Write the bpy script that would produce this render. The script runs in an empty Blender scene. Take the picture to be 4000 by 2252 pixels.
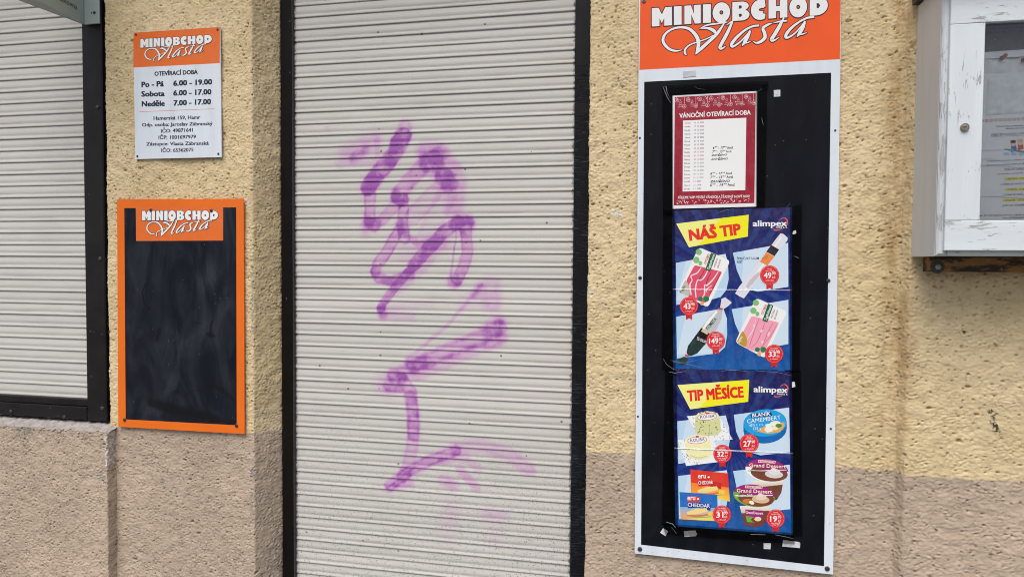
import bpy, math, random
import numpy as np
from mathutils import Matrix, Vector
random.seed(7)
SC = bpy.context.scene
COL = SC.collection
# ------------------------------------------------------------------ camera
YAW, PITCH, ROLL, FPX, DIST, EYE = 0.20668, 0.034467, 0.006791, 2700.0, 1.8765, 1.5
cy_, sy_, cp_, sp_, cr_, sr_ = (math.cos(YAW), math.sin(YAW), math.cos(PITCH), math.sin(PITCH), math.cos(ROLL), math.sin(ROLL))
FW = np.array([-sy_*cp_, cy_*cp_, -sp_])
RT0 = np.array([cy_, sy_, 0.0]); UP0 = np.cross(RT0, FW)
RT = cr_*RT0 + sr_*UP0; UP = -sr_*RT0 + cr_*UP0
cam_data = bpy.data.cameras.new('camera')
cam_data.sensor_width = 36.0
cam_data.lens = FPX/4000.0*36.0
cam_data.clip_start = 0.05; cam_data.clip_end = 2000.0
cam = bpy.data.objects.new('camera', cam_data); COL.objects.link(cam)
cam.matrix_world = Matrix(((RT[0], UP[0], -FW[0], 0.0), (RT[1], UP[1], -FW[1], -DIST), (RT[2], UP[2], -FW[2], EYE), (0, 0, 0, 1)))
SC.camera = cam
# ------------------------------------------------------------------ sky, sun, exposure
SUN_EL, SUN_AZ = math.radians(58), math.radians(187)      # azimuth from +Y clockwise: the sun stands behind the viewer
world = bpy.data.worlds.new('World'); SC.world = world; world.use_nodes = True
wn = world.node_tree; bg = wn.nodes['Background']
sky = wn.nodes.new('ShaderNodeTexSky'); sky.sky_type = 'NISHITA'; sky.sun_disc = False
sky.sun_elevation = SUN_EL; sky.sun_rotation = SUN_AZ
sky.air_density = 1.0; sky.dust_density = 5.0; sky.ozone_density = 1.0
wn.links.new(sky.outputs['Color'], bg.inputs['Color']); bg.inputs['Strength'].default_value = 0.092
sun_d = bpy.data.lights.new('sun', 'SUN'); sun_d.energy = 1.5; sun_d.angle = math.radians(42); sun_d.color = (1.0, 0.975, 0.94)
sun = bpy.data.objects.new('sun', sun_d); COL.objects.link(sun)
sdir = Vector((math.sin(SUN_AZ)*math.cos(SUN_EL), math.cos(SUN_AZ)*math.cos(SUN_EL), math.sin(SUN_EL)))
sun.rotation_euler = (-sdir).to_track_quat('-Z', 'Y').to_euler()
SC.cycles.filter_width = 1.0
SC.view_settings.view_transform = 'Standard'; SC.view_settings.look = 'None'
SC.view_settings.gamma = 1.0; SC.view_settings.exposure = 0.56; SC.view_settings.use_curve_mapping = False

# ------------------------------------------------------------------ helpers
def at(x, y, Y=0.0):
    """point of the photograph measured on the vertical plane Y -> world (X, Z)"""
    D = RT*(x-2000.0)/FPX - UP*(y-1126.0)/FPX + FW
    t = (DIST+Y)/D[1]
    return D[0]*t, EYE + D[2]*t
def cv(ox, oy, s): return lambda x, y: (ox + x/s, oy + y/s)
def lin(r, g, b, k=1.15):
    f = lambda c: ((c/255.0+0.055)/1.055)**2.4 if c > 10 else c/255.0/12.92
    return tuple(min(0.86, f(c)*k) for c in (r, g, b))
def thing(name, loc, label, cat, group=None):
    o = bpy.data.objects.new(name, None); COL.objects.link(o); o.location = loc
    o.empty_display_size = 0.05
    o['label'] = label; o['category'] = cat
    if group: o['group'] = group
    bpy.context.view_layer.update() if False else None
    return o
def tag(o, label, cat, group=None):
    o['label'] = label; o['category'] = cat
    if group: o['group'] = group
    return o
ORG = {}
def origin(parent):
    p = np.zeros(3)
    while parent is not None:
        p = p + np.array(parent.location); parent = parent.parent
    return p
def mesh_obj(name, verts, faces, mat, parent=None, smooth=False, cols=None, loc=None):
    """verts in world space; the object keeps its own origin (loc, or its parent's)"""
    v = np.asarray(verts, dtype=np.float64).reshape(-1, 3)
    o0 = origin(parent)
    l = np.zeros(3) if loc is None else np.asarray(loc, float) - o0
    v = v - o0 - l
    me = bpy.data.meshes.new(name)
    me.from_pydata(v.tolist(), [], faces)
    if cols is not None:
        ca = me.color_attributes.new('Col', 'FLOAT_COLOR', 'POINT')
        ca.data.foreach_set('color', np.asarray(cols, dtype=np.float32).ravel())
    if smooth: me.polygons.foreach_set('use_smooth', [True]*len(me.polygons))
    me.update()
    o = bpy.data.objects.new(name, me); COL.objects.link(o)
    if mat: me.materials.append(mat)
    o.parent = parent; o.location = l
    return o
BOXF = [(0,1,3,2), (4,6,7,5), (0,4,5,1), (2,3,7,6), (0,2,6,4), (1,5,7,3)]
def box_v(x0, x1, y0, y1, z0, z1):
    return [(x, y, z) for x in (x0, x1) for y in (y0, y1) for z in (z0, z1)]
def bevel_box(name, x0, x1, y0, y1, z0, z1, mat, parent=None, b=0.002, loc=None):
    """box with chamfered edges along the front (-Y) face"""
    v = [(x0,y1,z0),(x1,y1,z0),(x1,y1,z1),(x0,y1,z1),
         (x0,y0+b,z0),(x1,y0+b,z0),(x1,y0+b,z1),(x0,y0+b,z1),
         (x0+b,y0,z0+b),(x1-b,y0,z0+b),(x1-b,y0,z1-b),(x0+b,y0,z1-b)]
    f = [(3,2,1,0)] + [(i, (i+1)%4, 4+(i+1)%4, 4+i) for i in range(4)] + [(4+i, 4+(i+1)%4, 8+(i+1)%4, 8+i) for i in range(4)] + [(8,9,10,11)]
    return mesh_obj(name, v, f, mat, parent, loc=loc)
def slab(name, quad, y0, y1, mat, parent=None, loc=None):
    """quad: four (X,Z) corners; front at y0, back at y1"""
    v = [(x, y0, z) for x, z in quad] + [(x, y1, z) for x, z in quad]
    f = [(0,1,2,3), (7,6,5,4)] + [(i, 4+i, 4+(i+1)%4, (i+1)%4) for i in range(4)]
    return mesh_obj(name, v, f, mat, parent, loc=loc)
def dome(name, x, z, y, r, h, mat, parent, n=14, sub=None):
    """a round bolt or screw head standing on plane y"""
    v, f = [], []
    prof = [(1.0, 0.0), (1.0, 0.45), (0.8, 0.85), (0.42, 1.0)]
    for rr, hh in prof:
        for k in range(n):
            a = 2*math.pi*k/n
            v.append((x + r*rr*math.cos(a), y - h*hh, z + r*rr*math.sin(a)))
    for i in range(len(prof)-1):
        for k in range(n):
            f.append((i*n+k, i*n+(k+1)%n, (i+1)*n+(k+1)%n, (i+1)*n+k))
    f.append(tuple((len(prof)-1)*n+k for k in range(n)))
    return mesh_obj(name, v, f, mat, parent, smooth=False)
def screw(name, x, z, y, r, parent, washer=None, mat=None):
    o = dome(name, x, z, y, r, r*0.5, mat or MAT['screw'], parent)
    # cross recess
    v, f = [], []
    for (a, b) in ((r*0.5, r*0.13), (r*0.13, r*0.5)):
        i = len(v); yy = y - r*0.5 - 0.0002 - (0.0001 if a > b else 0)
        v += [(x-a, yy, z-b), (x+a, yy, z-b), (x+a, yy, z+b), (x-a, yy, z+b)]; f.append((i, i+1, i+2, i+3))
    mesh_obj('cross_recess', v, f, MAT['dark_metal'], o)
    return o
# ---- node helpers
class NT:
    def __init__(s, name, group=False):
        s.mat = bpy.data.materials.new(name); s.mat.use_nodes = True
        s.t = s.mat.node_tree; s.b = s.t.nodes['Principled BSDF']
        s.out = s.t.nodes['Material Output']
    def n(s, typ, ins=None, **props):
        nd = s.t.nodes.new('ShaderNode'+typ)
        for k, v in props.items(): setattr(nd, k, v)
        for k, v in (ins or {}).items():
            if isinstance(v, bpy.types.NodeSocket): s.t.links.new(v, nd.inputs[k])
            else: nd.inputs[k].default_value = v
        return nd
    def math(s, op, a, b=None, c=None, clamp=False):
        ins = {0: a}
        if b is not None: ins[1] = b
        if c is not None: ins[2] = c
        return s.n('Math', ins, operation=op, use_clamp=clamp).outputs[0]
    def mix(s, fac, a, b, blend='MIX'):
        def c4(v): return v if isinstance(v, bpy.types.NodeSocket) else (tuple(v)+(1.0,) if len(v) == 3 else v)
        return s.n('Mix', {0: fac, 6: c4(a), 7: c4(b)}, data_type='RGBA', blend_type=blend).outputs[2]
    def ramp(s, v, lo, hi, a=0.0, b=1.0):
        return s.n('MapRange', {0: v, 1: lo, 2: hi, 3: a, 4: b}, clamp=True, interpolation_type='SMOOTHSTEP').outputs[0]
    def noise(s, vec, scale, detail=3.0, rough=0.55, dist=0.0):
        return s.n('TexNoise', {'Vector': vec, 'Scale': scale, 'Detail': detail, 'Roughness': rough, 'Distortion': dist}).outputs['Fac']
    def scaled(s, vec, sx, sy, sz):
        return s.n('VectorMath', {0: vec, 1: (sx, sy, sz)}, operation='MULTIPLY').outputs[0]
    def pos(s): return s.n('NewGeometry').outputs['Position']
    def set(s, **k):
        for kk, v in k.items():
            kk = kk.replace('_', ' ')
            if isinstance(v, bpy.types.NodeSocket): s.t.links.new(v, s.b.inputs[kk])
            else: s.b.inputs[kk].default_value = tuple(v)+(1.0,) if isinstance(v, tuple) and len(v) == 3 else v
    def bump(s, h, strength=0.4, dist=0.002):
        s.t.links.new(s.n('Bump', {'Height': h, 'Strength': strength, 'Distance': dist}).outputs[0], s.b.inputs['Normal'])
MAT = {}
def simple(name, col, rough=0.5, metal=0.0, var=0.12, scale=30.0, bump=0.0, spec=0.5):
    t = NT(name); p = t.pos()
    n = t.noise(p, scale, 4.0, 0.6)
    lo = tuple(c*(1-var) for c in col); hi = tuple(min(1, c*(1+var)) for c in col)
    t.set(Base_Color=t.mix(t.ramp(n, 0.3, 0.7), lo, hi), Roughness=rough, Metallic=metal, Specular_IOR_Level=spec)
    if bump: t.bump(t.noise(p, scale*8, 3.0), bump, 0.001)
    MAT[name] = t.mat; return t.mat
# distance to a polyline, then coverage left after one sprayed (or wiped) stroke along it
def new_group(name, ins, out):
    g = bpy.data.node_groups.new(name, 'ShaderNodeTree')
    for nm, ty in ins: g.interface.new_socket(nm, in_out='INPUT', socket_type='NodeSocket'+ty)
    g.interface.new_socket(out, in_out='OUTPUT', socket_type='NodeSocketFloat')
    gi = g.nodes.new('NodeGroupInput'); go = g.nodes.new('NodeGroupOutput')
    def nd(typ, op, *ins_, clamp=False, sc=None):
        n = g.nodes.new('ShaderNode'+typ); n.operation = op
        if clamp: n.use_clamp = True
        for i, x in enumerate(ins_):
            if isinstance(x, bpy.types.NodeSocket): g.links.new(x, n.inputs[i])
            else: n.inputs[i].default_value = x
        if sc is not None: g.links.new(sc, n.inputs['Scale'])
        return n
    return g, gi.outputs, go.inputs, nd
def seg_group():
    g, I, O, nd = new_group('segment_distance', (('P', 'Vector'), ('D', 'Float'), ('A', 'Vector'), ('BA', 'Vector'), ('InvLen', 'Float')), 'D')
    pa = nd('VectorMath', 'SUBTRACT', I['P'], I['A']).outputs[0]
    h = nd('Math', 'MULTIPLY', nd('VectorMath', 'DOT_PRODUCT', pa, I['BA']).outputs['Value'], I['InvLen'], clamp=True).outputs[0]
    d = nd('VectorMath', 'LENGTH', nd('VectorMath', 'SUBTRACT', pa, nd('VectorMath', 'SCALE', I['BA'], sc=h).outputs[0]).outputs[0]).outputs['Value']
    g.links.new(nd('Math', 'MINIMUM', I['D'], d).outputs[0], O['D']); return g
def spray_group():
    g, I, O, nd = new_group('stroke', (('Acc', 'Float'), ('D', 'Float'), ('R0', 'Float'), ('R1', 'Float'), ('Amt', 'Float'), ('Edge', 'Float')), 'Out')
    def ramp(v, lo, hi, x, y):
        m = g.nodes.new('ShaderNodeMapRange'); m.interpolation_type = 'SMOOTHSTEP'
        for i, q in ((0, v), (1, lo), (2, hi), (3, x), (4, y)):
            if isinstance(q, bpy.types.NodeSocket): g.links.new(q, m.inputs[i])
            else: m.inputs[i].default_value = q
        return m.outputs[0]
    body = ramp(I['D'], I['R0'], I['R1'], 1.0, 0.0)
    core = ramp(I['D'], nd('Math', 'MULTIPLY', I['R0'], 0.45).outputs[0], nd('Math', 'MULTIPLY', I['R0'], 1.02).outputs[0], 1.0, 0.0)
    core = nd('Math', 'SUBTRACT', 1.0, nd('Math', 'MULTIPLY', core, I['Edge']).outputs[0]).outputs[0]     # paint gathers at the rim
    v = nd('Math', 'MULTIPLY', nd('Math', 'MULTIPLY', body, core).outputs[0], I['Amt']).outputs[0]
    g.links.new(nd('Math', 'MULTIPLY', I['Acc'], nd('Math', 'SUBTRACT', 1.0, v).outputs[0]).outputs[0], O['Out']); return g
SEG, SPRAY = seg_group(), spray_group()
def strokes(t, P, lines):
    """lines: (points, r0, r1, amount, edge)"""
    acc = 1.0
    for (pts, r0, r1, amt, edge) in lines:
        D = 9.0
        for a, b in zip(pts[:-1], pts[1:]):
            nd = t.t.nodes.new('ShaderNodeGroup'); nd.node_tree = SEG; t.t.links.new(P, nd.inputs['P'])
            if isinstance(D, float): nd.inputs['D'].default_value = D
            else: t.t.links.new(D, nd.inputs['D'])
            ba = (b[0]-a[0], 0.0, b[1]-a[1])
            nd.inputs['A'].default_value = (a[0], 0.0, a[1]); nd.inputs['BA'].default_value = ba; nd.inputs['InvLen'].default_value = 1.0/max(ba[0]**2+ba[2]**2, 1e-9)
            D = nd.outputs[0]
        nd = t.t.nodes.new('ShaderNodeGroup'); nd.node_tree = SPRAY; t.t.links.new(D, nd.inputs['D'])
        if isinstance(acc, float): nd.inputs['Acc'].default_value = acc
        else: t.t.links.new(acc, nd.inputs['Acc'])
        for k, v in (('R0', r0), ('R1', r1), ('Amt', amt), ('Edge', edge)): nd.inputs[k].default_value = v
        acc = nd.outputs[0]
    return acc

# ------------------------------------------------------------------ materials
def plaster_mat(name, zline, kx, up=(0.705, 0.57, 0.33), low=(0.475, 0.382, 0.295), white_low=False, stain_x=None, marks=()):
    t = NT(name); p = t.pos()
    sx = t.n('SeparateXYZ', {0: p})
    big = t.noise(p, 3.2, 4.0, 0.6); mid = t.noise(t.scaled(p, 1, 1, 1.5), 22.0, 4.0, 0.65); fine = t.noise(p, 160.0, 3.0, 0.7)
    line = t.math('ADD', t.math('MULTIPLY', sx.outputs[0], kx), zline)
    wob = t.math('MULTIPLY', t.math('SUBTRACT', t.noise(p, 9.0, 4.0, 0.6), 0.5), 0.022)
    wob2 = t.math('MULTIPLY', t.math('SUBTRACT', t.noise(p, 120.0, 2.0, 0.6), 0.5), 0.010)
    hgt = t.math('SUBTRACT', t.math('ADD', t.math('ADD', sx.outputs[2], wob), wob2), line)
    fac = t.ramp(hgt, -0.002, 0.003)
    tone = lambda c, k: tuple(x*k for x in c)
    cu = t.mix(t.ramp(big, 0.32, 0.7), tone(up, 0.93), (up[0]*1.05, up[1]*1.06, up[2]*1.16))
    cl = t.mix(t.ramp(big, 0.32, 0.7), tone(low, 0.90), tone(low, 1.10))
    c = t.mix(fac, cl, cu)
    c = t.mix(t.math('MULTIPLY', t.ramp(mid, 0.35, 0.75), 0.22), c, t.mix(0.5, c, (0.30, 0.21, 0.12)))
    # rusty flecks and grey scuffs with shapes of their own
    fl = t.ramp(t.noise(t.scaled(p, 1.0, 1.0, 1.7), 34.0, 2.0, 0.5), 0.70, 0.76)
    c = t.mix(t.math('MULTIPLY', fl, 0.55), c, (0.22, 0.12, 0.045))
    vo = t.n('TexVoronoi', {'Vector': t.scaled(p, 1.0, 1.0, 1.4), 'Scale': 26.0, 'Randomness': 1.0}).outputs['Distance']
    dots = t.math('MULTIPLY', t.ramp(vo, 0.05, 0.12, 1.0, 0.0), t.ramp(t.noise(p, 7.0, 2.0), 0.52, 0.6))
    c = t.mix(t.math('MULTIPLY', dots, 0.6), c, (0.13, 0.085, 0.045))
    sc = t.ramp(t.noise(t.scaled(p, 1.0, 1.0, 0.8), 15.0, 6.0, 0.75), 0.66, 0.72)
    sc = t.math('MULTIPLY', sc, t.math('SUBTRACT', 1.0, fac))
    c = t.mix(t.math('MULTIPLY', sc, 0.45), c, (0.42, 0.41, 0.42))
    if white_low:     # knocked-off paint showing pale aggregate near the foot of the pier
        w = t.math('MULTIPLY', t.ramp(t.noise(p, 62.0, 4.0, 0.7), 0.55, 0.64), t.ramp(t.math('ADD', sx.outputs[2], t.math('MULTIPLY', big, 0.3)), 0.86, 0.66))
        w = t.math('MULTIPLY', w, t.ramp(t.noise(p, 11.0, 2.0), 0.42, 0.58))
        c = t.mix(t.math('MULTIPLY', w, 0.75), c, (0.62, 0.60, 0.58))
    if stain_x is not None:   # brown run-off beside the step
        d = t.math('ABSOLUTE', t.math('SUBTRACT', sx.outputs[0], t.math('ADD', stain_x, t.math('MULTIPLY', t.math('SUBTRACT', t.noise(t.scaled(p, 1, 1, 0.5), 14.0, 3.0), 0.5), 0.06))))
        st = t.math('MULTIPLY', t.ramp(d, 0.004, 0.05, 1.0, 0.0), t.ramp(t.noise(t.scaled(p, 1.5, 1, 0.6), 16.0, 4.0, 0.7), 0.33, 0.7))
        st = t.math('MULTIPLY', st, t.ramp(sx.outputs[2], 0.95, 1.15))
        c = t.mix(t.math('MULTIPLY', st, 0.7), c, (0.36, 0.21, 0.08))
    for col, segs in marks:   # chips and scuffs at their own places
        wc = t.n('TexNoise', {'Vector': p, 'Scale': 90.0, 'Detail': 4.0}).outputs['Color']
        wv = t.n('VectorMath', {0: t.n('VectorMath', {0: wc, 1: (0.5, 0.5, 0.5)}, operation='SUBTRACT').outputs[0], 1: (0.020, 0.0, 0.020)}, operation='MULTIPLY').outputs[0]
        P = t.scaled(t.n('VectorMath', {0: p, 1: wv}, operation='ADD').outputs[0], 1.0, 0.0, 1.0)
        k = t.math('MULTIPLY', t.math('SUBTRACT', 1.0, strokes(t, P, segs)), t.ramp(t.noise(p, 130.0, 2.0), 0.40, 0.52))
        c = t.mix(k, c, col)
    t.set(Base_Color=c, Roughness=0.9, Specular_IOR_Level=0.25)
    # fine folds and grit of the roughcast
    wp = t.n('VectorMath', {0: p, 1: t.n('VectorMath', {0: t.n('TexNoise', {'Vector': p, 'Scale': 45.0, 'Detail': 2.0}).outputs['Color'], 1: (0.012, 0.012, 0.012)}, operation='MULTIPLY').outputs[0]}, operation='ADD').outputs[0]
    n1 = t.noise(t.scaled(wp, 0.62, 0.8, 1.25), 105.0, 5.0, 0.68)
    rid = t.ramp(t.math('ABSOLUTE', t.math('SUBTRACT', n1, 0.5)), 0.0, 0.075)
    gate = t.ramp(t.noise(t.scaled(p, 0.7, 1, 1.0), 48.0, 3.0, 0.6), 0.40, 0.58)
    folds = t.math('SUBTRACT', 1.0, t.math('MULTIPLY', t.math('SUBTRACT', 1.0, rid), gate))
    h = t.math('ADD', t.math('MULTIPLY', folds, 1.0), t.math('ADD', t.math('MULTIPLY', n1, 1.1), t.math('MULTIPLY', t.noise(p, 300.0, 3.0, 0.8), 1.3)))
    t.bump(h, 0.62, 0.0011)
    MAT[name] = t.mat; return t.mat

def slat_mat(name, segs, xl, xr, dirty=True, zref=0.0, pitch=0.0361):
    t = NT(name); p = t.pos(); sx = t.n('SeparateXYZ', {0: p})
    fr_ = t.math('FRACT', t.math('ADD', t.math('DIVIDE', t.math('SUBTRACT', sx.outputs[2], zref), pitch), 50.0))
    base = (0.555, 0.550, 0.520)
    streak = t.noise(t.scaled(p, 2.0, 1.0, 90.0), 3.0, 3.0, 0.6)
    c = t.mix(t.ramp(streak, 0.35, 0.75), base, tuple(x*0.90 for x in base))
    c = t.mix(t.math('MULTIPLY', t.n('ObjectInfo').outputs['Random'], 0.13), c, (0.30, 0.30, 0.285))
    # horizontal rub marks
    rub = t.noise(t.scaled(p, 3.0, 1.0, 260.0), 2.2, 4.0, 0.6)
    c = t.mix(t.math('MULTIPLY', t.ramp(rub, 0.62, 0.72), 0.30), c, (0.30, 0.29, 0.29))
    # grime smeared along some of the grooves
    gr = t.math('MULTIPLY', t.math('MULTIPLY', t.ramp(fr_, 0.20, 0.27), t.ramp(fr_, 0.34, 0.42, 1.0, 0.0)), t.ramp(t.noise(t.scaled(p, 1.0, 1.0, 8.0), 5.0, 4.0, 0.65), 0.46, 0.66))
    c = t.mix(t.math('MULTIPLY', gr, 0.34), c, (0.24, 0.22, 0.19))
    c = t.mix(t.math('MULTIPLY', t.ramp(t.noise(t.scaled(p, 1, 1, 1.6), 6.0, 5.0, 0.65), 0.45, 0.75), 0.16), c, (0.36, 0.35, 0.32))
    if dirty:
        gn = t.noise(p, 4.0, 3.0)
        wz = t.ramp(t.math('ADD', sx.outputs[2], t.math('MULTIPLY', gn, 0.35)), 1.40, 0.70)
        vo = t.n('TexVoronoi', {'Vector': t.scaled(p, 1.0, 0.0, 1.0), 'Scale': 170.0, 'Randomness': 1.0})
        keep = t.ramp(t.n('SeparateColor', {0: vo.outputs['Color']}).outputs[0], 0.34, 0.46)
        dot = t.math('MULTIPLY', t.ramp(vo.outputs['Distance'], 0.18, 0.36, 1.0, 0.0), keep)
        dot = t.math('MULTIPLY', dot, wz)
        c = t.mix(t.math('MULTIPLY', dot, 0.75), c, (0.10, 0.095, 0.09))
        vo2 = t.n('TexVoronoi', {'Vector': t.scaled(p, 1.0, 0.0, 1.0), 'Scale': 21.0, 'Randomness': 1.0})
        dot2 = t.ramp(vo2.outputs['Distance'], 0.055, 0.085, 1.0, 0.0)
        k2 = t.ramp(t.n('SeparateColor', {0: vo2.outputs['Color']}).outputs[1], 0.62, 0.66)
        c = t.mix(t.math('MULTIPLY', t.math('MULTIPLY', dot2, k2), 0.8), c, (0.06, 0.055, 0.05))
        # blue-grey scrapes low down
        scr = t.math('MULTIPLY', t.ramp(t.noise(t.scaled(p, 5.0, 0.0, 150.0), 1.6, 2.0, 0.5), 0.70, 0.74), t.ramp(sx.outputs[2], 0.78, 0.66))
        c = t.mix(t.math('MULTIPLY', scr, 0.8), c, (0.12, 0.15, 0.19))
        # grime smeared on the ends against the guide rails
        e = t.math('MINIMUM', t.math('SUBTRACT', sx.outputs[0], xl), t.math('SUBTRACT', xr, sx.outputs[0]))
        e = t.math('ADD', e, t.math('MULTIPLY', t.math('SUBTRACT', t.noise(t.scaled(p, 1.0, 0.0, 1.0), 70.0, 3.0, 0.7), 0.5), 0.03))
        c = t.mix(t.math('MULTIPLY', t.ramp(e, 0.002, 0.009, 1.0, 0.0), 0.85), c, (0.05, 0.05, 0.055))
    if segs:
        warp = t.n('TexNoise', {'Vector': p, 'Scale': 55.0, 'Detail': 3.0}).outputs['Color']
        wv = t.n('VectorMath', {0: t.n('VectorMath', {0: warp, 1: (0.5, 0.5, 0.5)}, operation='SUBTRACT').outputs[0], 1: (0.008, 0.0, 0.008)}, operation='MULTIPLY').outputs[0]
        P = t.scaled(t.n('VectorMath', {0: p, 1: wv}, operation='ADD').outputs[0], 1.0, 0.0, 1.0)
        left = strokes(t, P, segs)
        cov = t.math('SUBTRACT', 1.0, left)
        grain = t.noise(t.scaled(p, 1.0, 0.0, 1.0), 420.0, 2.0, 0.7)
        cov = t.math('MULTIPLY', cov, t.ramp(t.math('ADD', grain, t.math('MULTIPLY', cov, 0.6)), 0.38, 0.72, 0.45, 1.0))
        rubz = t.ramp(t.noise(t.scaled(p, 2.5, 0.0, 420.0), 1.5, 3.0, 0.6), 0.58, 0.68, 1.0, 0.72)
        cov = t.math('MULTIPLY', cov, rubz)
        cov = t.math('MULTIPLY', cov, t.ramp(t.noise(t.scaled(p, 1.0, 0.0, 1.0), 26.0, 3.0, 0.6), 0.30, 0.68, 0.66, 1.12))
        # the lip above shields the top of each slat from the spray
        cov = t.math('MULTIPLY', cov, t.ramp(fr_, 0.90, 0.99, 1.0, 0.62)); cov = t.math('MULTIPLY', cov, t.ramp(fr_, 0.02, 0.17, 0.84, 1.0))
        # thin films stay lilac-pink, thick paint turns deep violet
        cov = t.math('POWER', cov, 0.85)
        paint = t.mix(t.ramp(cov, 0.40, 0.85), (0.50, 0.13, 0.50), (0.26, 0.040, 0.345))
        c = t.mix(t.math('MINIMUM', t.math('MULTIPLY', cov, 1.2), 0.93), c, paint)
    t.set(Base_Color=c, Roughness=0.52, Specular_IOR_Level=0.45)
    MAT[name] = t.mat; return t.mat

def print_mat(name, rough=0.38, spec=0.5):
    t = NT(name); p = t.pos()
    a = t.n('VertexColor', layer_name='Col').outputs['Color']
    n = t.noise(p, 55.0, 4.0, 0.6)
    c = t.mix(t.math('MULTIPLY', t.ramp(n, 0.35, 0.75), 0.035), a, (0.75, 0.76, 0.78))
    t.set(Base_Color=c, Roughness=rough, Specular_IOR_Level=spec); MAT[name] = t.mat
print_mat('print', 0.4, 0.3); print_mat('poster_print', 0.25, 0.35); print_mat('board_print', 0.33, 0.3)
simple('screw', (0.30, 0.29, 0.28), 0.42, 0.85, 0.35, 300.0)
simple('bolt_dark', (0.055, 0.052, 0.055), 0.55, 0.3, 0.3, 200.0)
simple('dark_metal', (0.018, 0.017, 0.018), 0.5, 0.2, 0.3, 60.0)
def sign_white():
    t = NT('sign_white'); p = t.pos()
    c = t.mix(t.ramp(t.noise(t.scaled(p, 1, 1, 0.2), 24.0, 4.0, 0.6), 0.4, 0.8), (0.70, 0.775, 0.85), (0.62, 0.68, 0.735))
    vo = t.n('TexVoronoi', {'Vector': t.scaled(p, 1.0, 0.0, 1.0), 'Scale': 75.0})
    k = t.math('MULTIPLY', t.ramp(vo.outputs['Distance'], 0.06, 0.13, 1.0, 0.0), t.ramp(t.n('SeparateColor', {0: vo.outputs['Color']}).outputs[0], 0.80, 0.84))
    c = t.mix(t.math('MULTIPLY', k, t.ramp(t.n('SeparateXYZ', {0: p}).outputs[2], 1.9, 0.8, 0.25, 0.8)), c, (0.16, 0.16, 0.16))
    t.set(Base_Color=c, Roughness=t.ramp(t.noise(p, 9.0, 3.0), 0.3, 0.7, 0.28, 0.45), Specular_IOR_Level=0.4); MAT['sign_white'] = t.mat
sign_white()
simple('paper_white', (0.78, 0.80, 0.84), 0.4, 0, 0.03, 30.0)
simple('tape_scrap', (0.60, 0.63, 0.67), 0.45, 0, 0.16, 140.0, 0.2)
simple('mortar', (0.34, 0.31, 0.30), 0.95, 0, 0.2, 40.0, 0.6)
simple('mortar_grey', (0.235, 0.225, 0.185), 0.95, 0, 0.18, 30.0, 0.5)
simple('black_sealant', (0.022, 0.018, 0.014), 0.75, 0, 0.5, 120.0, 0.8)
simple('roof_wood', (0.040, 0.026, 0.020), 0.6, 0, 0.4, 40.0, 0.4)
simple('brass', (0.36, 0.31, 0.24), 0.38, 0.9, 0.25, 400.0)
simple('rubber_dark', (0.02, 0.02, 0.02), 0.6, 0, 0.2, 60.0)
simple('pin_red', (0.42, 0.075, 0.02), 0.35, 0, 0.1, 60.0)
simple('sleeve_glint', (0.80, 0.83, 0.87), 0.25, 0, 0.05, 60.0)
simple('ground_paving', (0.17, 0.165, 0.155), 0.9, 0, 0.2, 6.0, 0.3)
simple('kerb_stone', (0.26, 0.25, 0.24), 0.9, 0, 0.2, 12.0, 0.3)
simple('asphalt', (0.055, 0.055, 0.057), 0.9, 0, 0.3, 40.0, 0.4)
def rail_mat(name, col, spec, scuffs, bumpy=False):
    t = NT(name); p = t.pos()
    c = t.mix(t.ramp(t.noise(p, 9.0, 4.0), 0.3, 0.7), tuple(x*0.8 for x in col), tuple(x*1.25 for x in col))
    vo = t.n('TexVoronoi', {'Vector': t.scaled(p, 1.0, 1.0, 0.6), 'Scale': 70.0})
    k = t.ramp(t.n('SeparateColor', {0: vo.outputs['Color']}).outputs[0], 0.80, 0.84)
    c = t.mix(t.math('MULTIPLY', t.math('MULTIPLY', t.ramp(vo.outputs['Distance'], 0.06, 0.14, 1.0, 0.0), k), scuffs), c, (0.30, 0.28, 0.26))
    r = t.ramp(t.noise(p, 25.0, 3.0), 0.3, 0.7, 0.38, 0.55)
    if bumpy:   # thick paint dragged over woven tape
        w = t.noise(t.scaled(p, 0.35, 1.0, 4.2), 95.0, 3.0, 0.65, 0.6)
        msk = t.ramp(t.noise(t.scaled(p, 0.2, 1, 1.0), 10.0, 3.0, 0.6), 0.36, 0.5)
        sx = t.n('SeparateXYZ', {0: p})
        msk = t.math('MULTIPLY', msk, t.ramp(sx.outputs[2], 2.07, 2.04))
        ridge = t.math('MULTIPLY', t.ramp(w, 0.50, 0.62), msk)
        c = t.mix(t.math('MULTIPLY', ridge, 0.75), c, (0.050, 0.068, 0.090))
        t.bump(ridge, 0.9, 0.003)
    t.set(Base_Color=c, Roughness=r, Specular_IOR_Level=spec); MAT[name] = t.mat
rail_mat('rail_dark', (0.0055, 0.0045, 0.004), 0.14, 0.5)
rail_mat('rail_grey', (0.013, 0.012, 0.013), 0.22, 0.4)
rail_mat('rail_taped', (0.006, 0.0065, 0.009), 0.2, 0.2, True)
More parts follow.
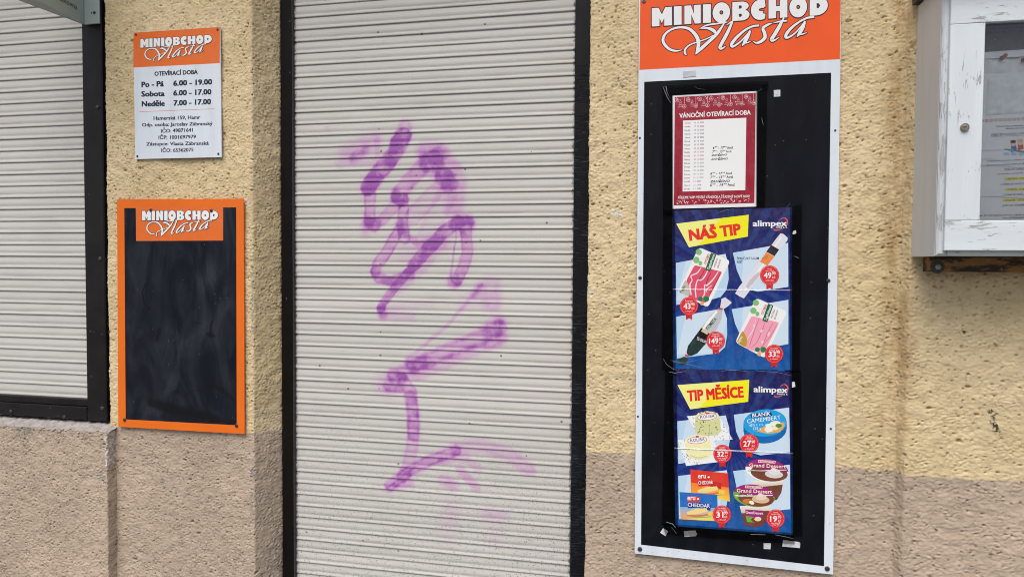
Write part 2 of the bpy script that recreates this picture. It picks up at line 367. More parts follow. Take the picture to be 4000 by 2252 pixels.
def wood_mat(name, horiz, peel=0.5, base=(0.70, 0.745, 0.78)):
    t = NT(name); p = t.pos()
    v = t.scaled(p, 0.12, 1.0, 1.0) if horiz else t.scaled(p, 1.0, 1.0, 0.12)
    g = t.noise(v, 190.0, 5.0, 0.65, 0.8)
    patch = t.noise(p, 13.0, 3.0, 0.6)
    pe = t.ramp(t.math('ADD', g, t.math('MULTIPLY', patch, 0.55)), 1.02 - peel*0.13, 1.06 - peel*0.13)
    tone = t.ramp(t.noise(v, 35.0, 3.0), 0.3, 0.7)
    c = t.mix(tone, tuple(x*0.93 for x in base), base)
    c = t.mix(t.math('MULTIPLY', pe, 0.72), c, t.mix(t.ramp(g, 0.5, 0.75), (0.36, 0.355, 0.345), (0.24, 0.23, 0.22)))
    t.set(Base_Color=c, Roughness=0.6, Specular_IOR_Level=0.35)
    t.bump(t.math('SUBTRACT', t.math('MULTIPLY', g, 0.35), pe), 0.6, 0.0015)
    MAT[name] = t.mat
wood_mat('paint_wood_v', False, 0.58, (0.68, 0.745, 0.785)); wood_mat('paint_wood_h', True, 0.9, (0.68, 0.745, 0.785)); wood_mat('paint_wood_edge', False, 1.35, (0.60, 0.65, 0.68))
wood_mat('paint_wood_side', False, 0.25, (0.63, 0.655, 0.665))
def rusty():
    t = NT('rusty_rail'); p = t.pos()
    n = t.noise(t.scaled(p, 0.4, 1, 1.6), 30.0, 5.0, 0.7)
    c = t.mix(t.ramp(n, 0.45, 0.55), (0.25, 0.125, 0.04), (0.032, 0.022, 0.016))
    c = t.mix(t.math('MULTIPLY', t.ramp(t.noise(p, 60.0, 3.0), 0.62, 0.68), 0.5), c, (0.36, 0.24, 0.12))
    t.set(Base_Color=c, Roughness=0.85); t.bump(n, 0.5, 0.002); MAT['rusty_rail'] = t.mat
rusty()
def clear_film(name, tint, gl, rough):
    m = bpy.data.materials.new(name); m.use_nodes = True; nt = m.node_tree
    for n in list(nt.nodes): nt.nodes.remove(n)
    out = nt.nodes.new('ShaderNodeOutputMaterial'); tr = nt.nodes.new('ShaderNodeBsdfTransparent'); tr.inputs[0].default_value = tint
    g = nt.nodes.new('ShaderNodeBsdfGlossy'); g.inputs['Roughness'].default_value = rough; g.inputs['Color'].default_value = (0.9, 0.92, 0.95, 1)
    lw = nt.nodes.new('ShaderNodeLayerWeight'); lw.inputs['Blend'].default_value = gl
    mx = nt.nodes.new('ShaderNodeMixShader')
    nt.links.new(lw.outputs['Fresnel'], mx.inputs[0]); nt.links.new(tr.outputs[0], mx.inputs[1]); nt.links.new(g.outputs[0], mx.inputs[2]); nt.links.new(mx.outputs[0], out.inputs[0])
    MAT[name] = m; return nt, g
nt, g = clear_film('glass_pane', (0.985, 0.99, 0.99, 1), 0.30, 0.02)
nt, g = clear_film('clear_tape', (0.55, 0.53, 0.51, 1), 0.10, 0.22)
nz = nt.nodes.new('ShaderNodeTexNoise'); nz.inputs['Scale'].default_value = 60.0; nz.inputs['Detail'].default_value = 3.0
bp = nt.nodes.new('ShaderNodeBump'); bp.inputs['Strength'].default_value = 0.2; bp.inputs['Distance'].default_value = 0.002
nt.links.new(nz.outputs['Fac'], bp.inputs['Height']); nt.links.new(bp.outputs[0], g.inputs['Normal'])

# ------------------------------------------------------------------ ground
def struct(o): o['kind'] = 'structure'; return o
def sheet(name, x0, x1, y0, y1, z, mat): return struct(mesh_obj(name, [(x0,y0,z),(x1,y0,z),(x1,y1,z),(x0,y1,z)], [(0,1,2,3)], mat))
sheet('ground', -400, 400, -400, 400, -0.13, MAT['asphalt'])
struct(mesh_obj('pavement', box_v(-30, 30, -2.6, 0.6, -0.12, 0.0), BOXF, MAT['ground_paving']))
struct(mesh_obj('kerb', box_v(-30, 30, -2.75, -2.604, -0.12, 0.004), BOXF, MAT['kerb_stone']))

# ------------------------------------------------------------------ plaster wall
def field(nz, ns, dx, lam, aniso, seed, bw=0.45):
    rng = np.random.RandomState(seed)
    w = rng.standard_normal((nz, ns))
    fz = np.fft.fftfreq(nz, dx)[:, None]; fs = np.fft.fftfreq(ns, dx)[None, :]*aniso
    f = np.sqrt(fz**2 + fs**2)*lam
    H = np.exp(-(np.log(np.maximum(f, 1e-6))/bw)**2/2)
    r = np.fft.ifft2(np.fft.fft2(w)*H).real
    return r/ r.std()
DS = 0.0022
def plaster_height(nz, ns, seed):
    F = lambda lam, an, k, bw: field(nz, ns, DS, lam, an, seed+k, bw)
    a = F(0.0135, 1.8, 0, 0.5); b = F(0.0085, 1.6, 1, 0.35); m = F(0.09, 1.2, 2, 0.5); big = F(0.30, 1.0, 3, 0.5)
    c = F(0.013, 1.6, 6, 0.35)
    msk = np.clip(0.55+0.55*m, 0.08, 1.3)
    crease = np.exp(-(a/0.17)**2)*msk*np.clip(0.25+1.1*F(0.030, 1.1, 7, 0.5), 0, 1.6)                                        # short drooping folds left by the float
    pits = np.clip(F(0.0115, 1.6, 4, 0.45) - 1.85, 0, 0.8)                     # torn-out grains
    holes = np.clip(F(0.028, 1.7, 5, 0.4) - 2.6, 0, 0.8)
    return 0.00052*b*msk + 0.00034*c - 0.0011*crease - 0.0105*pits - 0.014*holes + 0.0010*big + 0.0005*F(0.045, 1.2, 8, 0.4)
def plaster(name, path, z0, z1, zf0, zf1, mat, parent, seed, round_mm=4):
    """path: plan points (X, Y, step after it); normal points to the left-hand side seen from above (towards the street)"""
    pts = []
    for (x0, y0, ds), (x1, y1, _) in zip(path[:-1], path[1:]):
        L = math.hypot(x1-x0, y1-y0); n = max(1, int(round(L/ds)))
        for i in range(n): pts.append((x0+(x1-x0)*i/n, y0+(y1-y0)*i/n))
    pts.append(path[-1][:2]); P = np.array(pts)
    for _ in range(round_mm):
        Q = P.copy(); Q[1:-1] = 0.25*P[:-2] + 0.5*P[1:-1] + 0.25*P[2:]; P = Q
    T = np.gradient(P, axis=0); T /= np.linalg.norm(T, axis=1)[:, None]
    Nrm = np.stack([T[:, 1], -T[:, 0]], 1)
    zs = np.concatenate([np.arange(z0, zf0, 0.03), np.arange(zf0, zf1, DS), np.arange(zf1, z1, 0.04), [z1]])
    nz, ns = len(zs), len(P)
    h = plaster_height(nz, ns, seed)
    h = np.minimum(h, 0.004)
    sp = np.linalg.norm(np.gradient(P, axis=0), axis=1); h = h*np.where(sp > 2*DS, 0.0, 1.0)[None, :]*np.where(np.gradient(zs) > 2*DS, 0.0, 1.0)[:, None]
    V = np.empty((nz, ns, 3))
    V[..., 0] = P[None, :, 0] + Nrm[None, :, 0]*h; V[..., 1] = P[None, :, 1] + Nrm[None, :, 1]*h
    V[..., 2] = zs[:, None]
    V = V.reshape(-1, 3) - origin(parent)
    i = np.arange(nz-1)[:, None]*ns + np.arange(ns-1)[None, :]
    F = np.stack([i, i+1, i+ns+1, i+ns], -1).reshape(-1, 4)
    me = bpy.data.meshes.new(name)
    me.vertices.add(len(V)); me.vertices.foreach_set('co', V.astype(np.float32).ravel())
    me.loops.add(F.size); me.loops.foreach_set('vertex_index', F.astype(np.int32).ravel())
    me.polygons.add(len(F)); me.polygons.foreach_set('loop_start', np.arange(0, F.size, 4, dtype=np.int32))
    me.polygons.foreach_set('use_smooth', np.ones(len(F), dtype=bool))
    me.update(calc_edges=True); me.materials.append(mat)
    o = bpy.data.objects.new(name, me); COL.objects.link(o); o.parent = parent
    return o
def mark(pts, r, amt=0.9, Y=0.0):
    w = [at(*p, Y) for p in pts]
    if len(w) == 1: w.append((w[0][0]+.001, w[0][1]+.001))
    return [(w, r*0.5, r*1.2, amt, 0.0)]
GREYCHIP, WHITECHIP, BLACKCHIP = (0.24, 0.24, 0.25), (0.72, 0.72, 0.72), (0.03, 0.03, 0.032)
plaster_mat('plaster_pier', 0.979, 0.0, white_low=True, marks=[(GREYCHIP, mark([(985, 1835), (986, 1860)], .007) + mark([(983, 1905), (984, 2010)], .004, .7) + mark([(630, 1860), (640, 1880)], .007, .7) + mark([(670, 2010), (690, 2020)], .008, .7) + mark([(985, 1040), (987, 1290)], .0035, .6)), (WHITECHIP, mark([(960, 786), (965, 800)], .006) + mark([(447, 1222)], .004))])
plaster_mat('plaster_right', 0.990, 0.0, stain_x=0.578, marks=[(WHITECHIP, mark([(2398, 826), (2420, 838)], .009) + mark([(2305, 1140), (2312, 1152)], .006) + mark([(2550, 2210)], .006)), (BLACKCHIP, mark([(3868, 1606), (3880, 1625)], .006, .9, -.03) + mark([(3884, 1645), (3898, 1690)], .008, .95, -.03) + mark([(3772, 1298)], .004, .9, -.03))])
plaster_mat('plaster_left', 1.20, 0.0, marks=[((0.255, 0.24, 0.195), mark([(62, 1668), (128, 1668)], .016, .85, -.036) + mark([(75, 1690), (120, 1690)], .018, .85, -.036) + mark([(92, 1715), (100, 1725)], .014, .8, -.036)), (WHITECHIP, mark([(414, 1690), (416, 1815)], .0035, .9, -.036) + mark([(392, 1978)], .004, .8, -.036)), (GREYCHIP, mark([(395, 1845), (402, 1878)], .007, .8, -.036))])
wall = thing('house_wall', (-0.6, 0.0, 0.0), 'rough ochre plaster house wall with a beige painted base around the shop front', 'wall')
plaster('pier', [(-1.700, 0.10, DS), (-1.700, 0.0, DS), (-1.190, 0.0, DS), (-1.149, 0.086, DS), (-1.149, 0.17, DS)], 0.0, 2.5, 0.40, 2.40, MAT['plaster_pier'], wall, 11)
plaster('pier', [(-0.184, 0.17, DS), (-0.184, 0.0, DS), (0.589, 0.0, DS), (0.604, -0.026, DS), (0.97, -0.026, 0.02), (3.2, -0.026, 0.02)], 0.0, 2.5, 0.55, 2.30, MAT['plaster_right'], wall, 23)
plaster('parapet', [(-3.25, -0.036, 0.02), (-2.32, -0.036, DS), (-1.679, -0.036, DS), (-1.677, 0.02, DS)], 0.0, 0.968, 0.36, 0.967, MAT['plaster_left'], wall, 37)
plaster('pier', [(-5.2, 0.0, 0.03), (-3.26, 0.0, 0.02), (-3.26, 0.15, 0.02)], 0.0, 2.5, 1.0, 1.01, MAT['plaster_pier'], wall, 41)
mesh_obj('lintel', box_v(-5.2, 3.2, -0.002, 0.4, 2.503, 3.6), BOXF, MAT['plaster_pier'], wall)
mesh_obj('added_eaves', box_v(-5.4, 3.4, -0.45, 0.4, 3.15, 3.30), BOXF, MAT['roof_wood'], wall)  # unseen overhang, added to shade the top of the wall
def ledge():
    nx, ny = 330, 9; v, f = [], []
    rng = np.random.RandomState(3)
    n1 = field(nx, 64, 0.003, 0.03, 1, 5)[:, :ny]
    for i in range(nx):
        x = -2.66 + (2.66-1.672)*i/(nx-1)
        for j in range(ny):
            s = j/(ny-1)
            v.append((x, -0.037 + 0.085*s + 0.002*n1[i, j], 0.9655 + 0.016*min(1, s*1.7) + 0.0022*n1[i, (j*3) % ny]))
    f = [(i*ny+j, (i+1)*ny+j, (i+1)*ny+j+1, i*ny+j+1) for i in range(nx-1) for j in range(ny-1)]
    mesh_obj('mortar_ledge', v, f, MAT['mortar'], wall, smooth=True)
ledge()

# ------------------------------------------------------------------ roller shutters
PROF = [(1.02, 1.2), (0.998, 0.4), (0.96, -0.1), (0.84, -0.9), (0.70, -1.9), (0.56, -2.7), (0.46, -2.9), (0.38, -2.4), (0.29, -1.7), (0.22, -2.0), (0.15, -3.5), (0.07, -4.0), (0.022, -3.9), (0.002, -3.2), (0.004, 1.0)]
def slat_mesh(name, x0, x1, pitch, mat):
    """one slat, origin at its lower left end"""
    v, f = [], []
    for x in (0.0, x1-x0):
        v += [(x, y*0.001, z*pitch) for z, y in PROF]
    n = len(PROF)
    f = [(i, i+1, n+i+1, n+i) for i in range(n-1)]
    me = bpy.data.meshes.new(name); me.from_pydata(v, [], f); me.materials.append(mat)
    me.polygons.foreach_set('use_smooth', [True]*len(f)); me.update()
    for k in (10, 11, 12): pass
    return me
# --- window shutter, left
WP = 0.03844; WY = 0.030; WZ0 = 1.0555
ws = thing('roller_shutter', (-2.45, 0.03, 0.975), 'closed white roller shutter of the shop window in a dark bolted frame', 'roller shutter', 'white roller shutters')
wslat = slat_mesh('slat', -3.20, -1.755, WP, slat_mat('slat_window', None, -3.2, -1.7, False, WZ0, WP))
nw = int((2.52-WZ0)/WP)
for k in range(nw):
    o = bpy.data.objects.new('slat', wslat); COL.objects.link(o); o.parent = ws
    o.location = (-3.20+2.45, WY-0.03 + random.uniform(-.0004, .0004), WZ0 + k*WP - 0.975); o.rotation_euler = (0, random.uniform(-.0006, .0006), 0)
bevel_box('guide_rail', -1.7905, -1.7165, 0.006, 0.12, 0.990, 2.55, MAT['rail_grey'], ws, 0.003)
bevel_box('guide_rail', -3.245, -3.19, 0.006, 0.12, 0.990, 2.55, MAT['rail_grey'], ws, 0.003)
bevel_box('bottom_bar', -3.188, -1.7915, 0.012, 0.04, 1.033, 1.0565, MAT['rail_grey'], ws, 0.0025)
bevel_box('sill_rail', -3.188, -1.7915, 0.006, 0.10, 0.992, 1.0325, MAT['rail_grey'], ws, 0.0015)
# rough black sealant between rail and plaster
def sealant():
    nzz = 330; fld = field(nzz, 32, 0.005, 0.02, 1, 77); v = []
    for i in range(nzz):
        z = 0.985 + i*(2.5-0.985)/(nzz-1)
        for j, (x, y) in enumerate(((-1.7160, 0.030), (-1.712, 0.016), (-1.704, 0.012), (-1.692, 0.014), (-1.684, 0.03))):
            v.append((x+0.0012*fld[i, j*5], y+0.0022*fld[i, j*5+2], z))
    f = [(i*5+j, i*5+j+1, (i+1)*5+j+1, (i+1)*5+j) for i in range(nzz-1) for j in range(4)]
    mesh_obj('sealant_strip', v, f, MAT['black_sealant'], ws, smooth=True)
sealant()
for (px, py) in ((379, 418), (389, 1010), (397, 1594)):
    x, z = at(px, py, 0.003); dome('bolt', x, z, 0.0061, 0.0065, 0.004, MAT['bolt_dark'], ws)
for px, py in ((249, 1628), (40, 1606)):
    x, z = at(px, py, 0.003); dome('bolt', x, z, 0.0061, 0.0060, 0.004, MAT['bolt_dark'], ws)
# --- door shutter
DP = 0.0361; DY = 0.100; DZREF = 1.6039
ds_ = thing('roller_shutter', (-0.67, 0.1, 0.0), 'tall white roller shutter over the shop door sprayed with a purple graffiti scrawl', 'roller shutter', 'white roller shutters')
gA, g5, g6 = cv(1050, 400, 1.4496), cv(1050, 800, 1.611), cv(1050, 1500, 1.9285)
S = []
def spray(c, pts, r, amt, soft=0.35, edge=0.0):
    if len(pts) == 1: pts = [pts[0], (pts[0][0]+2, pts[0][1]+2)]
    w = [at(*c(*p), DY-0.003) for p in pts]
    sc = {gA: 1.4496, g5: 1.611, g6: 1.9285}[c]
    rr = r*1.06/sc/1370.0
    soft = min(0.95, soft*0.95)
    if amt < 0.5: amt *= 1.22
    S.append((w, rr*(1-soft), rr*(1+soft*0.55), amt, edge))
    if amt > 0.4: S.append((w, rr*0.4, rr*1.7, 0.10, 0.0))          # overspray
spray(gA, [(772, 135), (765, 175)], 48, .28, .5, .4)
spray(gA, [(758, 192), (722, 270), (665, 350), (605, 420), (562, 482)], 52, .66, .22)
spray(gA, [(765, 198), (730, 225)], 50, .45, .3); spray(gA, [(720, 275), (690, 330)], 42, .35, .4); spray(gA, [(600, 425), (560, 475)], 46, .5, .3)
spray(gA, [(440, 285), (600, 212)], 58, .26, .9); spray(gA, [(545, 268), (480, 318)], 32, .36, .8); spray(gA, [(400, 345), (620, 325)], 34, .16, .9); spray(gA, [(612, 215), (618, 340)], 20, .2, .6); spray(gA, [(330, 145)], 20, .12, .9)
spray(gA, [(573, 515), (570, 665)], 37, .42, .2, .45); spray(gA, [(560, 680), (600, 690)], 44, .42, .5); spray(gA, [(545, 725)], 40, .2, .9)
spray(gA, [(590, 700), (640, 665), (700, 600), (735, 550)], 36, .36, .25, .35)
spray(gA, [(730, 540), (755, 550)], 44, .68, .25); spray(gA, [(735, 520), (800, 440), (870, 365), (925, 320)], 50, .42, .3, .2)
spray(gA, [(900, 335), (945, 345)], 58, .66, .3); spray(gA, [(890, 280), (960, 285)], 60, .40, .7)
spray(gA, [(970, 300), (1040, 380), (1065, 460), (1050, 600)], 62, .28, .5); spray(gA, [(990, 420), (1020, 460)], 58, .62, .3); spray(gA, [(930, 370), (1000, 480)], 62, .2, .5)
spray(gA, [(930, 520), (820, 640)], 54, .24, .2, .35); spray(gA, [(1010, 520), (960, 620), (885, 780)], 62, .18, .2, .45)
spray(gA, [(765, 590), (755, 690), (768, 770)], 36, .36, .25, .4); spray(gA, [(750, 690), (765, 710)], 40, .35, .5)
spray(gA, [(730, 730), (670, 840), (612, 925), (606, 955)], 36, .46, .2, .4); spray(gA, [(605, 950), (615, 990), (690, 1012), (800, 975)], 34, .55, .35)
spray(gA, [(780, 755), (845, 800), (905, 788)], 24, .32, .6); spray(gA, [(770, 850), (1000, 790)], 70, .14, .9)
spray(gA, [(1070, 675), (985, 740), (900, 830), (820, 920)], 40, .62, .22, .15); spray(gA, [(850, 890), (720, 1040), (650, 1130), (632, 1168)], 27, .62, .25); spray(gA, [(960, 770), (870, 880)], 32, .3, .5); spray(gA, [(1000, 790), (870, 950), (740, 1060)], 26, .2, .7)
spray(gA, [(1060, 690), (1120, 680)], 46, .55, .4); spray(gA, [(1110, 690)], 60, .35, .5)
spray(gA, [(1115, 700), (1125, 850), (1095, 950), (1065, 1000)], 36, .52, .2, .25); spray(gA, [(1062, 740), (1030, 985)], 7, .34, .7); spray(gA, [(1050, 1012)], 46, .42, .5)
spray(gA, [(640, 1155)], 26, .5, .4); spray(gA, [(645, 1196)], 36, .5, .7); spray(gA, [(665, 1195), (810, 1212)], 34, .2, .8); spray(gA, [(680, 1150), (920, 1130)], 32, .10, .9)
spray(gA, [(1205, 1030), (1140, 1110), (1000, 1270), (850, 1400), (780, 1450)], 13, .26, .8); spray(gA, [(1255, 1040), (1262, 1130)], 66, .24, .6, .3); spray(gA, [(1195, 1040), (1160, 1090)], 28, .3, .7); spray(gA, [(1110, 1120), (1240, 1100)], 55, .14, .9)
spray(g5, [(1450, 770), (1300, 850), (1100, 930), (900, 1010)], 54, .36, .4, .3); spray(g5, [(1440, 750), (1380, 790)], 58, .34, .8)
spray(g5, [(1470, 830), (1210, 950), (930, 1070)], 46, .24, .5); spray(g5, [(1440, 850), (1390, 870)], 55, .25, .8); spray(g5, [(1000, 990), (840, 1050)], 48, .36, .6); spray(g5, [(1300, 800), (860, 1000)], 16, .16, .8)
spray(g5, [(780, 1068), (835, 1085)], 46, .58, .4); spray(g5, [(755, 1140), (825, 1145)], 45, .52, .5); spray(g5, [(740, 1130)], 85, .24, .9)
spray(g5, [(850, 1110), (895, 1180), (905, 1320), (912, 1450)], 44, .36, .25, .3)
spray(g6, [(1060, 90), (1090, 200), (1090, 330), (1080, 480), (1045, 620), (1010, 690)], 54, .32, .3, .25)
spray(g6, [(910, 765), (1060, 650), (1230, 565), (1410, 500)], 48, .46, .4, .3); spray(g6, [(895, 775), (1100, 625)], 14, .36, .8); spray(g6, [(985, 760), (1060, 740)], 45, .30, .7)
spray(g6, [(1400, 490), (1600, 460), (1800, 520), (1960, 640)], 58, .26, .6, .2); spray(g6, [(1300, 575), (1420, 560), (1500, 570), (1580, 640)], 36, .22, .6)
spray(g6, [(1440, 640), (1560, 770)], 38, .28, .6); spray(g6, [(1320, 720), (1390, 760)], 55, .28, .8)
spray(g6, [(1370, 930), (1380, 990)], 85, .10, .9); spray(g6, [(1650, 970), (1760, 990)], 60, .16, .8); spray(g6, [(1350, 1110)], 90, .07, .9); spray(g6, [(1700, 1130)], 90, .07, .9)
XL, XR = -1.1085, -0.2330
k0 = -int((DZREF-0.07)/DP); k1 = int((2.53-DZREF)/DP)
bands = {}
dslat = None
for k in range(k0, k1):
    z = DZREF + k*DP
    bk = (k-k0)//4
    if bk not in bands:
        zb0, zb1 = DZREF + (k0+bk*4)*DP, DZREF + (k0+bk*4+4)*DP
        sg = [s for s in S if min(p[1] for p in s[0])-s[2]-.01 < zb1 and max(p[1] for p in s[0])+s[2]+.01 > zb0]
        bands[bk] = slat_mat('slat_door_%d' % bk if sg else 'slat_door_plain', sg, XL, XR, True, DZREF, DP)
    if dslat is None: dslat = slat_mesh('door_slat', -1.135, -0.205, DP, bands[bk])
    o = bpy.data.objects.new('slat', dslat); COL.objects.link(o); o.parent = ds_
    o.location = (-1.135+0.67, random.uniform(-.0005, .0005), z + random.uniform(-.0003, .0003)); o.rotation_euler = (0, random.uniform(-.0010, .0010), 0)
    o.material_slots[0].link = 'OBJECT'; o.material_slots[0].material = bands[bk]
bevel_box('guide_rail', -1.1475, -1.1075, 0.086, 0.15, 0.002, 2.5, MAT['rail_dark'], ds_, 0.002)
bevel_box('guide_rail', -0.2345, -0.160, 0.084, 0.15, 0.002, 2.5, MAT['rail_taped'], ds_, 0.002)
bevel_box('rail_lip_highlight', -1.1072, -1.1052, 0.0835, 0.097, 0.07, 2.5, MAT['bolt_dark'], ds_, 0.0006)  # paler strip on the rail's inner lip, stands for its highlight line
bevel_box('bottom_bar', -1.106, -0.236, 0.088, 0.115, 0.02, 0.068, MAT['rail_dark'], ds_, 0.003)

# ------------------------------------------------------------------ flat print on real panels
def glyph_mesh(s, bold=0.0, shear=0.0, space=1.0):
    c = bpy.data.curves.new('txt', 'FONT'); c.body = s; c.resolution_u = 2; c.offset = bold; c.shear = shear; c.space_character = space
    o = bpy.data.objects.new('txt', c); COL.objects.link(o)
    dg = bpy.context.evaluated_depsgraph_get(); dg.update()
    m = o.evaluated_get(dg).to_mesh()
    v = [(a.co.x, a.co.y) for a in m.vertices]; f = [tuple(p.vertices) for p in m.polygons]
    o.evaluated_get(dg).to_mesh_clear()
    bpy.data.objects.remove(o); bpy.data.curves.remove(c)
    return v, f
CAP = max(y for x, y in glyph_mesh('H')[0])
LAY = 0.00006
class Print:
    """collects flat coloured shapes lying on the plane Y (each layer a hair in front of the one below)"""
    def __init__(s, Y, conv):
        s.Y = Y; s.c = conv; s.v = []; s.f = []; s.k = []
    def pt(s, x, y, layer):
        X, Z = at(*s.c(x, y), s.Y); return (X, s.Y - LAY*layer, Z)
    def poly(s, pts, col, layer=1):
        i = len(s.v)
        for j, p in enumerate(pts):
            s.v.append(s.pt(p[0], p[1], layer)); s.k.append((col[j] if isinstance(col[0], tuple) else col)+(1.0,))
        s.f.append(tuple(range(i, i+len(pts))))
    def ell(s, cx, cy, rx, ry, col, layer=1, rot=0.0, n=26, a0=0, a1=360):
        ca, sa = math.cos(math.radians(rot)), math.sin(math.radians(rot)); pts = []
        m = n if a1-a0 >= 360 else n+1
        for k in range(m):
            a = math.radians(a0+(a1-a0)*k/n); x, y = rx*math.cos(a), ry*math.sin(a)
            pts.append((cx+x*ca-y*sa, cy+x*sa+y*ca))
        s.poly(pts, col, layer)
    def ribbon(s, pts, col, layer=1, extra=0.0, sub=6):
        """pts: (x, y, width) run through by a smooth curve"""
        P = np.array([p if len(p) == 3 else (p[0], p[1], 3.0) for p in pts], float)
        if len(P) > 2:
            Q = np.vstack([2*P[0]-P[1], P, 2*P[-1]-P[-2]]); out = []
            for i in range(1, len(Q)-2):
                for t in np.linspace(0, 1, sub, endpoint=False):
                    a, b, c, d = Q[i-1], Q[i], Q[i+1], Q[i+2]
                    out.append(0.5*((2*b)+(-a+c)*t+(2*a-5*b+4*c-d)*t*t+(-a+3*b-3*c+d)*t**3))
            out.append(Q[-2]); P = np.array(out)
        T = np.gradient(P[:, :2], axis=0); T /= np.maximum(np.linalg.norm(T, axis=1), 1e-6)[:, None]
        N = np.stack([-T[:, 1], T[:, 0]], 1)
        if extra:
            P = np.vstack([np.append(P[0, :2]-T[0]*extra*0.8, P[0, 2]), P, np.append(P[-1, :2]+T[-1]*extra*0.8, P[-1, 2])]); N = np.vstack([N[0], N, N[-1]])
        i = len(s.v)
        for (x, y, w), n in zip(P, N):
            h = max(w, 1.0)/2+extra
            for sg in (-1, 1):
                s.v.append(s.pt(x+n[0]*h*sg, y+n[1]*h*sg, layer)); s.k.append(col+(1.0,))
        for j in range(len(P)-1): s.f.append((i+2*j, i+2*j+1, i+2*j+3, i+2*j+2))
    def text(s, st, p0, p1, h, col, layer=2, bold=0.0, rot=False, shear=0.0):
        heavy = bold >= 0.03
        v, f = glyph_mesh(st, 0.0 if heavy else bold, shear)
        if not v: return
        if heavy:     # thick strokes: shifted copies, each a hair further out
            b = bold*0.55; v0, f0 = v, f; v, f, lz = [], [], []
            for k, (ddx, ddy) in enumerate(((-b, -b*.6), (b, -b*.6), (-b, b*.6), (b, b*.6), (0, 0))):
                f += [tuple(q+len(v) for q in t) for t in f0]; v += [(x+ddx, y+ddy) for x, y in v0]; lz += [0.5*k]*len(v0)
        else: lz = [0.0]*len(v)
        xs = [a[0] for a in v]; x0, x1 = min(xs), max(xs)
        dx, dy = p1[0]-p0[0], p1[1]-p0[1]; L = math.hypot(dx, dy)
        n = (dy/L, -dx/L) if rot else (0.0, -1.0)
        i = len(s.v)
        for (x, y), dl in zip(v, lz):
            u = (x-x0)/max(x1-x0, 1e-6); q = y/CAP*h
            s.v.append(s.pt(p0[0]+dx*u+n[0]*q, p0[1]+dy*u+n[1]*q, layer+dl)); s.k.append(col+(1.0,))
        s.f += [tuple(a+i for a in t) for t in f]
    def build(s, name, parent, mat='print'):
        o = mesh_obj(name, s.v, s.f, MAT[mat], parent, cols=s.k); s.v, s.f, s.k = [], [], []
        return o
WHITE = lin(222, 230, 240); INK = lin(28, 30, 52); NAVY = lin(36, 26, 48); ORANGE = lin(214, 104, 40, 1.12); ORANGE2 = lin(220, 90, 42, 1.12)

# ---- the shop's word mark, traced once on the large board and reused at other sizes
LETTERS = {
 'M': [[(0, 0), (0, 1), (.33, 1), (.5, .62), (.67, 1), (1, 1), (1, 0), (.62, 0), (.62, .42), (.5, .15), (.38, .42), (.38, 0)]],
 'I': [[(0, 0), (0, 1), (1, 1), (1, 0)]],
 'N': [[(0, 0), (0, 1), (.40, 1), (.58, .52), (.58, 1), (1, 1), (1, 0), (.64, 0), (.42, .5), (.42, 0)]],
 'H': [[(0, 0), (0, 1), (.40, 1), (.40, .62), (.60, .62), (.60, 1), (1, 1), (1, 0), (.60, 0), (.60, .36), (.40, .36), (.40, 0)]],
}
def arc(cx, cy, rx, ry, a0, a1, n=14): return [(cx+rx*math.cos(math.radians(a0+(a1-a0)*k/n)), cy+ry*math.sin(math.radians(a0+(a1-a0)*k/n))) for k in range(n+1)]
LETTERS['O'] = [arc(.5, .5, .5, .54, 0, 346, 26)]
LETTERS['B'] = [[(0, 0), (0, 1)] + arc(.55, .76, .40, .24, 90, -60, 9) + arc(.55, .29, .45, .29, 55, -90, 10)]
LETTERS['C'] = [arc(.56, .5, .56, .54, 62, 298, 20) + [(.86, .26), (.70, .30)] + arc(.66, .5, .20, .09, 290, 70, 8) + [(.86, .66)]]
LETTERS['D'] = [[(0, 0), (0, 1)] + arc(.36, .5, .64, .5, 90, -90, 18)]
SPANS = [('M', 275, 500), ('I', 522, 608), ('N', 640, 822), ('I', 847, 935), ('O', 955, 1150), ('B', 1175, 1367), ('C', 1383, 1572), ('H', 1580, 1790), ('O', 1813, 2010), ('D', 2040, 2242)]
def logo_letter_pts(poly, x0, x1, grow=0.0):
    out = []
    cx, cyy = 0.5, 0.5
    for (u, w) in poly:
        x = x0+(x1-x0)*u; y = 300-(x-275)*0.068-w*205*(1+(x-275)*0.000025)
        out.append((x, y))
    if grow:
        P = np.array(out); n = len(P); ar = 0.5*sum(P[i, 0]*P[(i+1) % n, 1]-P[(i+1) % n, 0]*P[i, 1] for i in range(n)); sg = 1 if ar > 0 else -1
        res = []
        for i in range(n):
            a, b, c = P[i-1], P[i], P[(i+1) % n]
            e1 = b-a; e2 = c-b; e1 /= max(np.linalg.norm(e1), 1e-6); e2 /= max(np.linalg.norm(e2), 1e-6)
            n1 = np.array([e1[1], -e1[0]])*sg; n2 = np.array([e2[1], -e2[0]])*sg
            m = n1+n2; m /= max(np.linalg.norm(m), 1e-6); k = grow/max(0.45, float(m@n1))
            res.append(tuple(b+m*k))
        out = res
    return out
